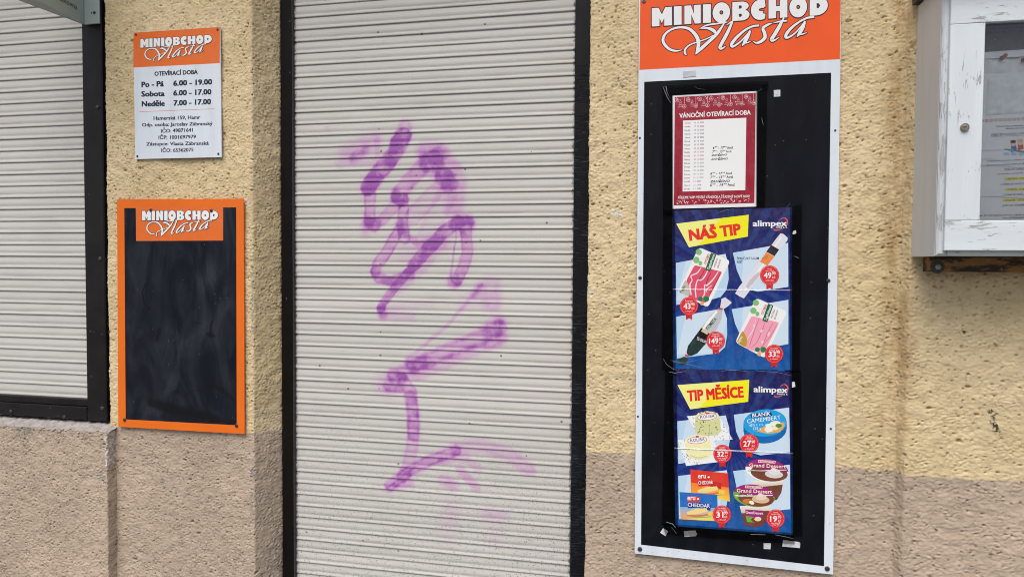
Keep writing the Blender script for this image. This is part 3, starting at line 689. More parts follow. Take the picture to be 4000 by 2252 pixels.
VLASTA = [
 [(612, 560, 6), (545, 572, 20), (470, 550, 28), (412, 490, 32), (402, 430, 30), (440, 368, 24), (520, 322, 22), (610, 308, 26), (690, 325, 32), (745, 370, 38), (785, 430, 42), (797, 500, 40), (782, 560, 28), (764, 612, 6)],
 [(764, 612, 6), (820, 552, 34), (900, 480, 34), (985, 400, 34), (1030, 345, 30), (1092, 250, 10)],
 [(668, 612, 6), (645, 600, 22), (650, 552, 20), (700, 505, 16), (790, 470, 14), (880, 440, 12), (960, 400, 12)],
 [(808, 325, 6), (890, 285, 16), (1000, 268, 18), (1110, 250, 18)], [(825, 322, 8), (900, 318, 26), (965, 345, 38), (1000, 385, 20)],
 [(1108, 285, 6), (1160, 250, 14), (1182, 240, 20)], [(1175, 245, 22), (1120, 370, 36), (1060, 480, 36), (1036, 535, 34), (1060, 545, 22), (1102, 518, 6)],
 [(1475, 288, 22), (1400, 298, 22), (1310, 345, 24), (1215, 430, 32), (1165, 500, 34), (1185, 522, 24), (1270, 465, 16), (1372, 350, 12)], [(1375, 345, 22), (1345, 410, 40), (1312, 475, 36), (1282, 518, 6)], [(1305, 482, 14), (1345, 480, 14), (1382, 462, 6)],
 [(1622, 262, 6), (1575, 278, 24), (1518, 318, 30), (1535, 375, 38), (1538, 425, 36), (1490, 470, 30), (1440, 482, 20), (1408, 466, 6)],
 [(1752, 200, 14), (1700, 300, 38), (1640, 400, 40), (1610, 448, 34), (1640, 455, 20), (1702, 418, 6)], [(1628, 262, 6), (1700, 245, 18), (1782, 236, 20)],
 [(2090, 192, 26), (2010, 205, 22), (1920, 250, 22), (1825, 325, 30), (1772, 400, 34), (1790, 425, 24), (1880, 370, 16), (1985, 245, 12)], [(1988, 240, 22), (1960, 315, 40), (1925, 375, 36), (1895, 420, 6)], [(1918, 388, 14), (1960, 385, 14), (2008, 366, 6)]]
def logo(Y, fit, parent):
    """fit maps the tracing's coordinates to photograph pixels on this sign"""
    pr = Print(Y, fit)
    for i, st in enumerate(VLASTA): pr.ribbon(st, NAVY, 1+0.5*i, 9.0)
    pr.build('script_outline', parent, 'board_print')
    for L, x0, x1 in SPANS:
        for po in LETTERS[L]: pr.poly(logo_letter_pts(po, x0, x1, 10.0), NAVY, 10)
    pr.build('letter_outline', parent, 'board_print')
    for L, x0, x1 in SPANS:
        for po in LETTERS[L]: pr.poly(logo_letter_pts(po, x0, x1), WHITE, 12)
        q = lambda u, w: logo_letter_pts([(u, w)], x0, x1)[0]
        if L == 'O':
            c = q(.5, .5); pr.ell(c[0], c[1], 22, 24, NAVY, 14, n=16); pr.ell(c[0], c[1], 9, 10, ORANGE2, 15, n=12)
        if L == 'B':
            for w in (.72, .28): pr.poly([q(.38, w-.085), q(.38, w+.085), q(.52, w+.08), q(.56, w), q(.52, w-.08)], NAVY, 14)
        if L == 'D': pr.poly([q(.38, .37), q(.38, .63), q(.5, .62), q(.58, .5), q(.5, .38)], NAVY, 14)
    pr.build('letters', parent, 'board_print')
    for i, st in enumerate(VLASTA): pr.ribbon(st, WHITE, 14+0.5*i)
    pr.build('script', parent, 'board_print')
cA = cv(2450, 0, 2.862)
def logo_fit(ml, dr, mtop_l, mtop_r):
    """ml, dr: photo pixels of the M's lower left and the D's lower right corner, tops likewise"""
    def f(x, y):
        u = (x-275)/(2242-275); yb = 300-(x-275)*0.068; hh = 205*(1+(x-275)*0.000025)
        w = (yb-y)/hh
        bx = ml[0]+(dr[0]-ml[0])*u; by = ml[1]+(dr[1]-ml[1])*u
        tx = mtop_l[0]+(mtop_r[0]-mtop_l[0])*u; ty = mtop_l[1]+(mtop_r[1]-mtop_l[1])*u
        return bx+(tx-bx)*w, by+(ty-by)*w
    return f
def quad(c, pts, Y): return [at(*c(*p), Y) for p in pts]

# ---- opening hours sign
Y1 = -0.010; c1 = cv(0, 0, 1.812)
q = quad(c1, [(944, 231), (1558, 190), (1568, 1112), (957, 1126)], Y1)
sg = thing('opening_hours_sign', (sum(p[0] for p in q)/4, Y1, q[2][1]), 'small white opening hours sign with orange top screwed to the plaster between window and door', 'sign')
slab('panel', q, Y1, Y1+0.004, MAT['sign_white'], sg)
pr = Print(Y1, c1)
pr.poly([(945, 232.5), (1557, 191.5), (1555.5, 448), (944, 479)], ORANGE, 1); pr.build('header', sg, 'board_print')
logo(Y1-0.0003, logo_fit(c1(995, 340), c1(1500, 305), c1(995, 278), c1(1500, 247)), sg)
for st, a, b, h, bo in [('OTEVÍRACÍ DOBA', (1093, 538), (1400, 524), 29, .075), ('Po - Pá', (1001, 618), (1160, 611), 37, .085), ('6.00 - 19.00', (1226, 608), (1502, 597), 36, .085), ('Sobota', (1000, 684), (1166, 680), 36, .085), ('6.00 - 17.00', (1226, 677), (1497, 668), 36, .085),
    ('Neděle', (1003, 754), (1167, 750), 36, .085), ('7.00 - 17.00', (1228, 748), (1494, 737), 36, .085), ('Hamerská 159, Hamr', (1087, 850), (1418, 842), 25, .05), ('Odp. osoba: Jaroslav Zábranský', (1005, 896), (1505, 886), 24, .05), ('IČO: 49871641', (1140, 940), (1366, 932), 25, .05), ('IČP: 1001697979', (1122, 986), (1387, 980), 25, .05), ('Zástupce: Vlasta Zábranská', (1036, 1031), (1478, 1025), 24, .05), ('IČO: 65362075', (1142, 1077), (1370, 1072), 25, .05)]:
    pr.text(st, a, b, h, INK, 2, bo); pr.build('lettering', sg, 'board_print')
pr.poly([(985, 790.5), (1521, 768.5), (1521, 771.5), (985, 793.5)], lin(205, 110, 90), 2); pr.build('divider_line', sg, 'board_print')
for p in ((963, 247), (1540, 211), (973, 1106), (1546, 1089)):
    x, z = at(*c1(*p), Y1); screw('screw', x, z, Y1, 0.0035, sg, mat=MAT['bolt_dark'])

# ---- chalkboard sign
Y2 = -0.011; c2 = cv(0, 700, 1.4504)
def chalk_mat(name, segs, col, hazek):
    t = NT(name); p = t.pos()
    sw = t.noise(t.n('VectorRotate', {'Vector': t.scaled(p, 1.0, 0.0, 0.35), 'Angle': 0.5}, rotation_type='Y_AXIS').outputs[0], 9.0, 6.0, 0.6, 2.2); sm = t.noise(t.scaled(p, 1.0, 0.0, 1.0), 5.0, 3.0, 0.6, 0.8)
    dust = t.math('MULTIPLY', t.ramp(sw, 0.3, 0.8), t.ramp(sm, 0.25, 0.75, 0.35, 1.0))
    c = t.mix(t.math('MULTIPLY', dust, hazek), col, (0.115, 0.135, 0.165))
    spk = t.ramp(t.noise(p, 260.0, 2.0, 0.6), 0.68, 0.74)
    c = t.mix(t.math('MULTIPLY', spk, 0.35), c, (0.006, 0.007, 0.010))
    vo = t.n('TexVoronoi', {'Vector': t.scaled(p, 1.0, 0.0, 1.0), 'Scale': 55.0})
    lt = t.math('MULTIPLY', t.ramp(vo.outputs['Distance'], 0.05, 0.12, 1.0, 0.0), t.ramp(t.n('SeparateColor', {0: vo.outputs['Color']}).outputs[0], 0.82, 0.86))
    c = t.mix(t.math('MULTIPLY', lt, 0.5), c, (0.16, 0.17, 0.18))
    if segs:
        warp = t.n('TexNoise', {'Vector': p, 'Scale': 40.0, 'Detail': 4.0}).outputs['Color']
        wv = t.n('VectorMath', {0: t.n('VectorMath', {0: warp, 1: (0.5, 0.5, 0.5)}, operation='SUBTRACT').outputs[0], 1: (0.016, 0.0, 0.016)}, operation='MULTIPLY').outputs[0]
        P = t.scaled(t.n('VectorMath', {0: p, 1: wv}, operation='ADD').outputs[0], 1.0, 0.0, 1.0)
        c = t.mix(t.math('SUBTRACT', 1.0, strokes(t, P, segs)), c, (0.007, 0.007, 0.009))
    t.set(Base_Color=c, Roughness=t.ramp(sm, 0.2, 0.8, 0.5, 0.7), Specular_IOR_Level=0.12); MAT[name] = t.mat
segs = []
def wipe(pts, r, amt):
    w = [at(*c2(*p), Y2) for p in pts]; r = r/1.4504/1400
    segs.append((w, r*0.4, r*1.3, amt, 0.0))
wipe([(826, 585), (811, 630), (812, 690), (850, 735)], 7, .8); wipe([(905, 850), (888, 910)], 13, .75); wipe([(1198, 805), (1194, 885)], 10, .85); wipe([(1175, 880), (1215, 885)], 12, .7); wipe([(1085, 805), (1140, 815)], 8, .4)
wipe([(770, 900), (800, 1080), (860, 1210), (900, 1270)], 30, .35); wipe([(860, 1265), (960, 1295), (1080, 1320), (1230, 1355)], 34, .8); wipe([(960, 1300), (1060, 1340)], 40, .6)
wipe([(1180, 1155), (1260, 1190), (1335, 1260)], 14, .55); wipe([(1185, 1160), (1170, 1300)], 9, .6); wipe([(1020, 1225), (1140, 1190)], 8, .3); wipe([(720, 1340), (1340, 1385)], 30, .35); wipe([(712, 400), (715, 1350)], 16, .35); wipe([(1335, 400), (1338, 1380)], 18, .35)
chalk_mat('chalk_small', segs, (0.006, 0.008, 0.0145), 0.27); chalk_mat('chalk_large', None, (0.0028, 0.0034, 0.0075), 0.07)
q = quad(c2, [(663, 114), (1380, 110), (1385, 1441), (670, 1400)], Y2)
cb = thing('chalkboard_sign', (sum(p[0] for p in q)/4, Y2, min(p[1] for p in q)), 'orange framed shop chalkboard with smeared black writing surface below the opening hours sign', 'chalkboard')
simple('orange_panel', lin(218, 106, 30, 1.12), 0.4, 0, 0.04, 10.0, 0, 0.3)
slab('panel', q, Y2, Y2+0.004, MAT['orange_panel'], cb)
q = quad(c2, [(704, 163), (1338, 159), (1341, 1391), (712, 1358)], Y2-0.0002)
mesh_obj('writing_surface', [(x, Y2-0.0002, z) for x, z in q], [(0, 3, 2, 1)], MAT['chalk_small'], cb)
pr = Print(Y2-0.0002, c2)
pr.poly([(769, 158), (1264.5, 155), (1264.5, 347), (771, 349)], ORANGE, 2); pr.build('name_plate', cb, 'board_print')
logo(Y2-0.0005, logo_fit(c2(806, 234), c2(1236, 228), c2(806, 179), c2(1236, 178)), cb)
for p in ((856, 175), (1199, 178), (707, 1360), (1341, 1393)):
    x, z = at(*c2(*p), Y2); screw('screw', x, z, Y2-0.001, 0.0052, cb, mat=MAT['bolt_dark'])

# ---- large shop board
Y3 = -0.012
s4 = 4000/2575.0; cD = lambda x, y: (x*s4, y*s4)
TLx, TLz = at(*cD(1607.3, -14), Y3); TRx, TRz = at(*cD(2115.3, -14), Y3); TRz = TLz
BRx, BRz = at(*cD(2095, 1443), Y3); BLx, BLz = at(*cD(1596, 1390), Y3)
bd = thing('shop_board', ((BLx+BRx)/2, Y3, BRz), 'tall white shop board with orange logo header and black panel right of the door', 'sign board')
slab('panel', [(TLx, TLz), (TRx, TRz), (BRx, BRz), (BLx, BLz)], Y3, Y3+0.004, MAT['sign_white'], bd)
hl = at(*cD(1606, 176), Y3); hr = at(*cD(2113, 149), Y3)
simple('orange_header', lin(224, 84, 30, 1.2), 0.30, 0, 0.04, 10.0, 0, 0.3)
mesh_obj('header', [(TLx+.003, Y3-0.0002, TLz-.003), (TRx-.001, Y3-0.0002, TRz-.003), (hr[0]-.001, Y3-0.0002, hr[1]), (hl[0]+.002, Y3-0.0002, hl[1])], [(0, 3, 2, 1)], MAT['orange_header'], bd)
logo(Y3-0.0003, cA, bd)
q = quad(cD, [(1620, 206), (2090, 183), (2072, 1422), (1612, 1368)], Y3-0.0002)
mesh_obj('writing_surface', [(x, Y3-0.0002, z) for x, z in q], [(0, 3, 2, 1)], MAT['chalk_large'], bd)
for (px, py, r) in ((1619, 3, .0058), (2111, -9, .0058), (1609.5, 698, .0048), (2083, 705, .0048), (1609, 1379, .0062), (2080, 1428, .0062), (1609, 347, .0026), (2100, 328, .0026), (1604, 1046, .0026), (2089, 1077, .0026)):
    x, z = at(*cD(px, py), Y3); screw('screw', x, z, Y3-0.0004, r, bd, mat=MAT['screw'] if py < 100 else MAT['bolt_dark'])

# ---- notices and posters stuck to the board
def blend(a, b, t): return tuple(x*(1-t)+y*t for x, y in zip(a, b))
def clip(poly, quad4):
    """Sutherland-Hodgman against a convex quad (same winding)"""
    out = poly
    for i in range(4):
        a, b = quad4[i], quad4[(i+1) % 4]; inp = out; out = []
        side = lambda p: (b[0]-a[0])*(p[1]-a[1])-(b[1]-a[1])*(p[0]-a[0])
        for j in range(len(inp)):
            p, r = inp[j-1], inp[j]; sp, sr = side(p), side(r)
            if (sp >= 0) != (sr >= 0):
                t = sp/(sp-sr); out.append((p[0]+(r[0]-p[0])*t, p[1]+(r[1]-p[1])*t))
            if sr >= 0: out.append(r)
        if not out: return []
    return out
YP = Y3-0.0012
RED = lin(204, 36, 42); YEL = lin(252, 224, 30, 1.1); PALE = lin(178, 208, 232, 1.05); BTOP = lin(30, 28, 92, .85); BMID = lin(22, 46, 130, .85); BBOT = lin(14, 90, 166, .9)
def bgcol(t): return blend(BTOP, BMID, t/0.6) if t < 0.6 else blend(BMID, BBOT, (t-0.6)/0.4)
def poster_base(name, c, q, centre, label):
    w = quad(c, q, YP)
    o = thing(name, (sum(p[0] for p in w)/4, YP, w[2][1]), label, 'poster', 'blue price posters on the shop board')
    slab('sheet', w, YP, YP+0.0005, MAT['paper_white'], o)
    pr = Print(YP, c); n = 10
    L = lambda t: tuple(q[0][k]+(q[3][k]-q[0][k])*t for k in (0, 1)); R = lambda t: tuple(q[1][k]+(q[2][k]-q[1][k])*t for k in (0, 1))
    for i in range(n): pr.poly([L(i/n), R(i/n), R((i+1)/n), L((i+1)/n)], [bgcol(i/n), bgcol(i/n), bgcol((i+1)/n), bgcol((i+1)/n)], 1)
    pr.build('printed_ground', o, 'poster_print')
    h = q[3][1]-q[0][1]
    for k in range(26):
        a = math.radians(k*360/26+4); b = a+math.radians(360/26*0.45)
        tri = [(centre[0]+60*math.cos((a+b)/2), centre[1]+60*math.sin((a+b)/2)), (centre[0]+1500*math.cos(a), centre[1]+1500*math.sin(a)), (centre[0]+1500*math.cos(b), centre[1]+1500*math.sin(b))]
        p = clip(tri, q)
        if len(p) > 2:
            pr.poly(p, [blend(bgcol(min(1, max(0, (y-q[0][1])/h))), lin(60, 120, 200), 0.10) for x, y in p], 2)
    pr.build('sunburst', o, 'poster_print')
    return o, pr
def badge(pr, o, cx, cy, r, big, small, lines=2, extra=None):
    n = 44; pts = []
    for k in range(n*2):
        a = math.pi*k/n; rr = r*(1.0 if k % 2 else 0.955); pts.append((cx+rr*math.cos(a), cy+rr*math.sin(a)))
    pr.poly([(cx-r*.34, cy+r*.75), (cx+r*.34, cy+r*.75), (cx+r*.32, cy+r*1.48), (cx, cy+r*1.28), (cx-r*.32, cy+r*1.48)], lin(190, 34, 38), 18)
    pr.poly(pts, RED, 20)
    for k in range(36):   # fine light ring
        a, b = math.radians(k*10), math.radians(k*10+7)
        pr.poly([(cx+r*.90*math.cos(a), cy+r*.90*math.sin(a)), (cx+r*.90*math.cos(b), cy+r*.90*math.sin(b)), (cx+r*.87*math.cos(b), cy+r*.87*math.sin(b)), (cx+r*.87*math.cos(a), cy+r*.87*math.sin(a))], lin(235, 150, 150), 21)
    wdt = r*(1.0 if len(big) == 3 else 0.78)
    x0 = cx-(r*.72 if len(big) == 3 else r*.60)
    pr.text(big, (x0, cy+r*.32), (x0+wdt, cy+r*.30), r*.56, WHITE, 22, .05)
    pr.text(small, (x0+wdt+r*.05, cy-r*.02), (x0+wdt+r*.43, cy-r*.04), r*.30, WHITE, 22, .03)
    pr.text('Kč', (x0+wdt+r*.10, cy+r*.36), (x0+wdt+r*.40, cy+r*.35), r*.22, WHITE, 22)
    for i, (st, yy, ww) in enumerate(lines if isinstance(lines, list) else []):
        pr.text(st, (cx-r*ww, cy+r*yy), (cx+r*ww, cy+r*(yy-.01)), r*.14, WHITE, 22)
    pr.build('price_badge', o, 'poster_print')
def banner(pr, o, q4, tx, p0, p1, h):
    pr.poly(q4, YEL, 4)
    pr.poly([q4[0], blend(q4[0], q4[1], .62), blend(q4[3], q4[2], .16), q4[3]], lin(250, 236, 130, 1.1), 5)
    pr.text(tx, p0, p1, h, lin(212, 38, 30), 6, .095, True); pr.build('headline_banner', o, 'poster_print')
def brand(pr, o, p0, p1, h, f0, f1, cx, cy):
    pr.text('alimpex', p0, p1, h, WHITE, 6, .05)
    pr.ribbon([(cx-40, cy-52, 3), (cx-5, cy-68, 7), (cx+22, cy-50, 11), (cx+20, cy-15, 8), (cx+6, cy+4, 3)], lin(228, 80, 50), 5)
    pr.ribbon([(cx-86, cy+18, 3), (cx-80, cy+30, 8), (cx-50, cy+30, 7), (cx-15, cy+18, 3)], lin(228, 90, 50), 5)
    pr.text('food a. s.', f0, f1, 15, WHITE, 7, .02); pr.build('brand_mark', o, 'poster_print')
# poster 1
c3 = cv(2550, 780, 2.0717)
q1 = [(155, 87), (1128, 62), (1127, 1386), (165, 1364)]
po1, pr = poster_base('product_poster', c3, q1, (630, 640), 'upper blue price poster with yellow banner showing ham packs and salamis')
banner(pr, po1, [(190, 193), (776, 121), (769, 297), (293, 384)], 'NÁŠ TIP', (297, 330), (718, 277), 84)
brand(pr, po1, (808, 214), (1085, 212), 46, (1000, 229), (1088, 229), 1065, 215)
for i, pts in enumerate([[(187, 510), (588, 437), (608, 510), (614, 640), (595, 730), (550, 785), (490, 802), (190, 850)], [(648, 428), (1095, 348), (1097, 703), (850, 743), (780, 726), (720, 660), (680, 570)], [(190, 945), (570, 878), (600, 960), (602, 1090), (585, 1190), (530, 1240), (195, 1282)], [(638, 884), (1097, 808), (1097, 1165), (890, 1205), (790, 1190), (710, 1100), (665, 1000)]]):
    pr.poly(pts, PALE, 4); pr.poly([blend(pts[0], pts[1], .20), pts[1], pts[2], pts[-2] if i in (0, 2) else pts[3], blend(pts[-1], pts[0], .1) if i in (0, 2) else pts[-2]], blend(PALE, WHITE, .35), 4.5)
pr.build('pale_panel', po1, 'poster_print')
def rounded(pts, r=26, n=4):
    out = []
    for i in range(len(pts)):
        a, b, c = np.array(pts[i-1], float), np.array(pts[i], float), np.array(pts[(i+1) % len(pts)], float)
        u = (a-b)/np.linalg.norm(a-b)*r; v = (c-b)/np.linalg.norm(c-b)*r
        for k in range(n+1):
            t = k/n; out.append(tuple((b+u)*(1-t)**2+2*b*t*(1-t)+(b+v)*t*t))
    return out
def ham_pack(ox, oy, meat, dark, fat, streaks, corner, corner_txt, txt):
    P = lambda pts: [(x+ox, y+oy) if len((x, y)) == 2 else None for x, y in pts]
    pr.poly(rounded(P([(372, 382), (628, 492), (446, 872), (204, 742)]), 34), lin(214, 222, 228), 7)
    pr.poly(rounded(P([(376, 390), (620, 495), (444, 864), (212, 740)]), 30), WHITE, 8)
    pr.poly(rounded(P([(338, 528), (562, 582), (432, 834), (290, 792), (272, 650)]), 16), meat, 9)
    for k, st in enumerate(streaks): pr.ribbon([(x+ox, y+oy, w) for x, y, w in st], fat if k % 2 == 0 else dark, 10+0.3*k)
    for (x, y, rx, ry, ro) in ((372, 422, 26, 24, 20), (352, 486, 26, 26, -20), (385, 512, 16, 18, 0)): pr.ell(x+ox, y+oy, rx, ry, lin(120, 176, 110), 12+x*.001, ro, 12)
    pr.poly(P([(398, 442), (424, 452), (414, 478), (386, 468)]), lin(240, 236, 230), 13)
    pr.poly(P([(470, 428), (514, 444), (464, 580), (424, 566)]), lin(24, 92, 62), 13)
    pr.text('CITTERIO', (430+ox, 522+oy), (462+ox, 440+oy), 18, lin(200, 50, 50), 14, .02, True)
    pr.text('Tagliofresco', (458+ox, 566+oy), (502+ox, 446+oy), 20, WHITE, 14, .02, True, .3)
    for j, st in enumerate(txt): pr.text(st, (504+ox+26*j, 548+oy+8*j), (528+ox+26*j, 476+oy+8*j), 13, lin(130, 70, 80), 14, .0, True)
    pr.poly(rounded(P([(266, 642), (304, 720), (292, 784), (214, 742)]), 20), corner, 11)
    pr.text(corner_txt, (232+ox, 756+oy), (266+ox, 698+oy), 22, lin(60, 60, 50) if corner[0] > .5 else WHITE, 13, .01, True, .2)
    for (x, y, r, k) in ((384, 800, 20, lin(30, 110, 80)), (432, 800, 24, lin(20, 120, 70)), (398, 838, 16, lin(200, 160, 100))): pr.ell(x+ox, y+oy, r, r*.95, k, 13+x*.001, 0, 14)
    pr.build('product_picture', po1, 'poster_print')
FAT = lin(236, 206, 214)
ham_pack(0, 0, lin(206, 74, 100), lin(160, 40, 66), FAT, [[(392, 545, 5), (360, 590, 10), (310, 615, 9), (318, 650, 7), (300, 690, 12), (310, 770, 9)], [(420, 560, 4), (400, 600, 9), (370, 650, 8)], [(450, 560, 6), (420, 620, 11), (390, 650, 9), (362, 650, 8), (345, 720, 11), (350, 790, 8)], [(470, 590, 4), (440, 650, 9), (430, 700, 6)], [(530, 580, 6), (490, 640, 10), (440, 690, 12), (420, 690, 9), (418, 760, 11), (400, 790, 5)], [(545, 600, 5), (500, 690, 10), (460, 760, 6)], [(480, 690, 4), (440, 720, 8), (430, 750, 4)]], lin(180, 178, 168), 'Poggio', ['IL PROSCIUTTO', 'CRUDO'])
ham_pack(462, 410, lin(222, 152, 170), lin(196, 110, 136), lin(238, 196, 204), [[(370, 560, 4), (350, 640, 8), (300, 720, 6)], [(400, 545, 4), (370, 620, 7), (330, 740, 6), (320, 780, 3)], [(360, 600, 14), (355, 615, 14)], [(450, 570, 4), (420, 650, 8), (380, 740, 6), (330, 790, 3)], [(420, 640, 16), (412, 660, 14)], [(510, 585, 4), (470, 660, 8), (430, 760, 6)], [(480, 660, 16), (470, 690, 14)], [(540, 600, 3), (490, 690, 6), (400, 800, 4)], [(430, 730, 18), (420, 750, 16)]], lin(176, 140, 40), 'Regina', ['MORTADELLA', 'BOLOGNA IGP'])
pr.poly([(1035, 270), (1060, 278), (1092, 308), (1088, 330), (985, 460), (880, 600), (780, 740), (738, 797), (700, 780), (666, 757), (700, 700), (868, 492), (1000, 312)], lin(206, 208, 218), 7)
pr.ribbon([(1040, 300, 10), (900, 510, 14), (740, 740, 18)], WHITE, 8); pr.ribbon([(862, 590, 26), (800, 660, 34), (760, 710, 22)], lin(186, 178, 186), 8.5)
pr.poly([(958, 366), (1022, 402), (985, 456), (918, 420)], lin(38, 30, 38), 10); pr.poly([(917, 424), (983, 459), (926, 532), (866, 500)], lin(216, 130, 62), 10)
pr.text('FUET', (893, 490), (938, 470), 22, lin(150, 80, 40), 11, 0, True); pr.build('product_picture', po1, 'poster_print')
pr.text('ŠPANĚLSKÝ SALÁM', (683, 484), (858, 482), 19, INK, 8, .01); pr.text('FUET', (683, 513), (725, 512), 19, INK, 8, .01); pr.build('lettering', po1, 'poster_print')
pr.poly([(556, 800), (585, 788), (640, 830), (606, 862), (568, 886), (545, 872)], lin(206, 206, 214), 8); pr.poly([(530, 872), (566, 876), (566, 890), (532, 888)], lin(190, 50, 50), 11)
pr.poly([(535, 876), (470, 930), (395, 1030), (285, 1180), (272, 1236), (290, 1260), (312, 1262), (360, 1240), (440, 1150), (520, 1040), (555, 960), (562, 888)], lin(176, 178, 182), 8)
pr.ribbon([(520, 900, 16), (450, 985, 26), (400, 1060, 14)], lin(224, 224, 228), 8.5)
pr.poly([(392, 1034), (472, 1092), (440, 1150), (360, 1240), (312, 1262), (290, 1260), (272, 1236), (285, 1180)], lin(22, 48, 44), 9); pr.poly([(392, 1036), (470, 1092), (418, 1172), (332, 1118)], lin(20, 22, 24), 10)
pr.poly([(404, 1042), (452, 1064), (440, 1090), (390, 1062)], lin(196, 180, 140), 11)
pr.text('KOMETA', (446, 1052), (520, 966), 28, lin(40, 88, 62), 11, .02, True); pr.text('TÉLI SZALÁMI', (352, 1128), (430, 1160), 22, WHITE, 11, .01, True)
pr.poly([(262, 1248), (292, 1256), (288, 1272), (258, 1262)], lin(190, 60, 60), 11); pr.poly(rounded([(206, 1288), (256, 1264), (288, 1284), (262, 1332), (214, 1334)], 14), lin(24, 52, 44), 8)
pr.build('product_picture', po1, 'poster_print')
badge(pr, po1, 293, 858, 75, '43', '90', [('Prosciutto', -.50, .42), ('crudo 70 g', -.30, .40), ('za 100 g 62,71', .62, .40)]); badge(pr, po1, 945, 608, 79, '49', '90', [('Fuet', -.55, .2), ('extra 130 g', -.36, .40), ('za 100 g 33,26', .62, .42)])
badge(pr, po1, 509, 1138, 76, '149', '00', [('Originální', -.62, .38), ('uherský salám', -.44, .48), ('400 g', -.26, .2), ('za 100 g 37,25', .62, .42)]); badge(pr, po1, 981, 1244, 76, '33', '90', [('Mortadela', -.52, .38), ('Bologna 70 g', -.32, .50), ('za 100 g 48,43', .62, .42)])
# poster 2
c4 = cv(2550, 1400, 2.0717)
q2 = [(162, 86), (1127, 92), (1135, 1424), (183, 1354)]
po2, pr = poster_base('product_poster', c4, q2, (640, 720), 'lower blue price poster with yellow banner showing cheeses and dessert cups')
banner(pr, po2, [(200, 212), (780, 170), (772, 347), (303, 408)], 'TIP MĚSÍCE', (280, 342), (738, 308), 82)
brand(pr, po2, (815, 268), (1090, 275), 46, (1003, 290), (1094, 293), 1068, 276)
for i, pts in enumerate([[(198, 505), (590, 458), (618, 560), (625, 650), (610, 730), (560, 792), (205, 850)], [(655, 452), (1103, 394), (1110, 755), (870, 780), (790, 756), (720, 690), (675, 590)], [(205, 947), (600, 900), (612, 1000), (606, 1140), (590, 1210), (500, 1270), (212, 1296)], [(650, 907), (1110, 855), (1112, 1215), (870, 1242), (770, 1210), (690, 1100)]]):
    pr.poly(pts, PALE, 4); pr.poly([blend(pts[0], pts[1], .2), pts[1], pts[2], pts[-2] if i in (0, 2) else pts[3], blend(pts[-1], pts[0], .1) if i in (0, 2) else pts[-2]], blend(PALE, WHITE, .3), 4.5)
pr.build('pale_panel', po2, 'poster_print')
rr = random.Random(5)
def napkin(pts, layer):
    pr.poly(pts, WHITE, layer)
    for _ in range(70):
        u, v = rr.random(), rr.random()
        x, y = blend(blend(pts[0], pts[1], u), blend(pts[3], pts[2], u), v); a = rr.uniform(0, 3.14)
        pr.ribbon([(x-7*math.cos(a), y-7*math.sin(a), 3), (x, y+2, 4), (x+7*math.cos(a+.5), y+7*math.sin(a+.5), 3)], lin(90, 110, 170), layer+.6, sub=2)
napkin([(275, 465), (520, 436), (646, 650), (400, 672)], 6); napkin([(202, 655), (478, 645), (592, 826), (270, 866)], 7.5)
pr.poly([(342, 500), (346, 462), (370, 436), (440, 422), (515, 436), (538, 470), (553, 585), (520, 614), (450, 624), (375, 614), (340, 585)], lin(196, 200, 146), 9); pr.ell(443, 462, 92, 38, lin(214, 216, 170), 9.5)
for _ in range(26): pr.ell(rr.uniform(355, 535), rr.uniform(500, 605), rr.uniform(3, 9), rr.uniform(2, 5), lin(84, 92, 52), 10, rr.uniform(0, 180), 8)
for _ in range(8): pr.ell(rr.uniform(370, 520), rr.uniform(428, 450), rr.uniform(4, 12), 4, lin(70, 80, 44), 10, 0, 8)
pr.poly([(458, 545), (464, 545), (458, 618), (450, 618)], lin(176, 180, 124), 10)
pr.poly([(262, 690), (272, 648), (310, 618), (370, 610), (436, 626), (466, 668), (476, 775), (440, 806), (360, 816), (292, 795), (268, 745)], lin(222, 220, 168), 11); pr.ell(362, 655, 90, 38, lin(234, 232, 190), 11.5); pr.ribbon([(300, 780, 8), (370, 800, 10), (440, 785, 8)], lin(196, 192, 136), 11.7)
for (cx, cyy, ro, ly) in ((440, 468, -5, 12), (360, 657, -4, 13)):
    pr.ell(cx, cyy, 80, 30, lin(190, 60, 60), ly, ro); pr.ell(cx, cyy, 76, 26, WHITE, ly+.5, ro); pr.text('KOLIBA', (cx-56, cyy+14), (cx+60, cyy+4), 24, lin(40, 50, 110), ly+1, .01); pr.ell(cx, cyy-28, 16, 8, lin(200, 60, 50), ly+1, 0, 10)
pr.build('product_picture', po2, 'poster_print')
pr.ell(908, 572, 176, 112, lin(6, 96, 166), 7, -4); pr.poly([(733, 530), (1083, 510), (1084, 560), (733, 585)], lin(6, 96, 166), 7.3); pr.ell(908, 518, 176, 110, lin(24, 148, 208), 8, -4)
pr.poly([(838, 584), (905, 545), (945, 524), (1064, 512), (1066, 545), (1030, 592), (930, 607)], lin(206, 160, 92), 9); pr.poly([(905, 556), (960, 548), (972, 585), (925, 596), (905, 580)], WHITE, 10); pr.poly([(910, 530), (950, 522), (965, 545), (915, 556)], lin(240, 238, 220), 10.3); pr.ell(990, 524, 44, 22, lin(226, 222, 206), 9.5, -5); pr.ell(1018, 540, 26, 16, lin(60, 130, 60), 10.6); pr.ell(985, 562, 28, 14, lin(236, 222, 170), 10.1)
pr.poly([(790, 446), (958, 430), (966, 460), (796, 478)], lin(20, 50, 110), 9); pr.text('BLANÍK', (805, 472), (955, 456), 28, WHITE, 10, .02, True); pr.text('CAMEMBERT', (764, 522), (1036, 488), 32, WHITE, 10, .0, True); pr.text('45% t. v s.', (780, 548), (896, 536), 20, WHITE, 10, 0, True); pr.text('125 g', (812, 576), (878, 570), 22, WHITE, 10, 0, True)
pr.build('product_picture', po2, 'poster_print')
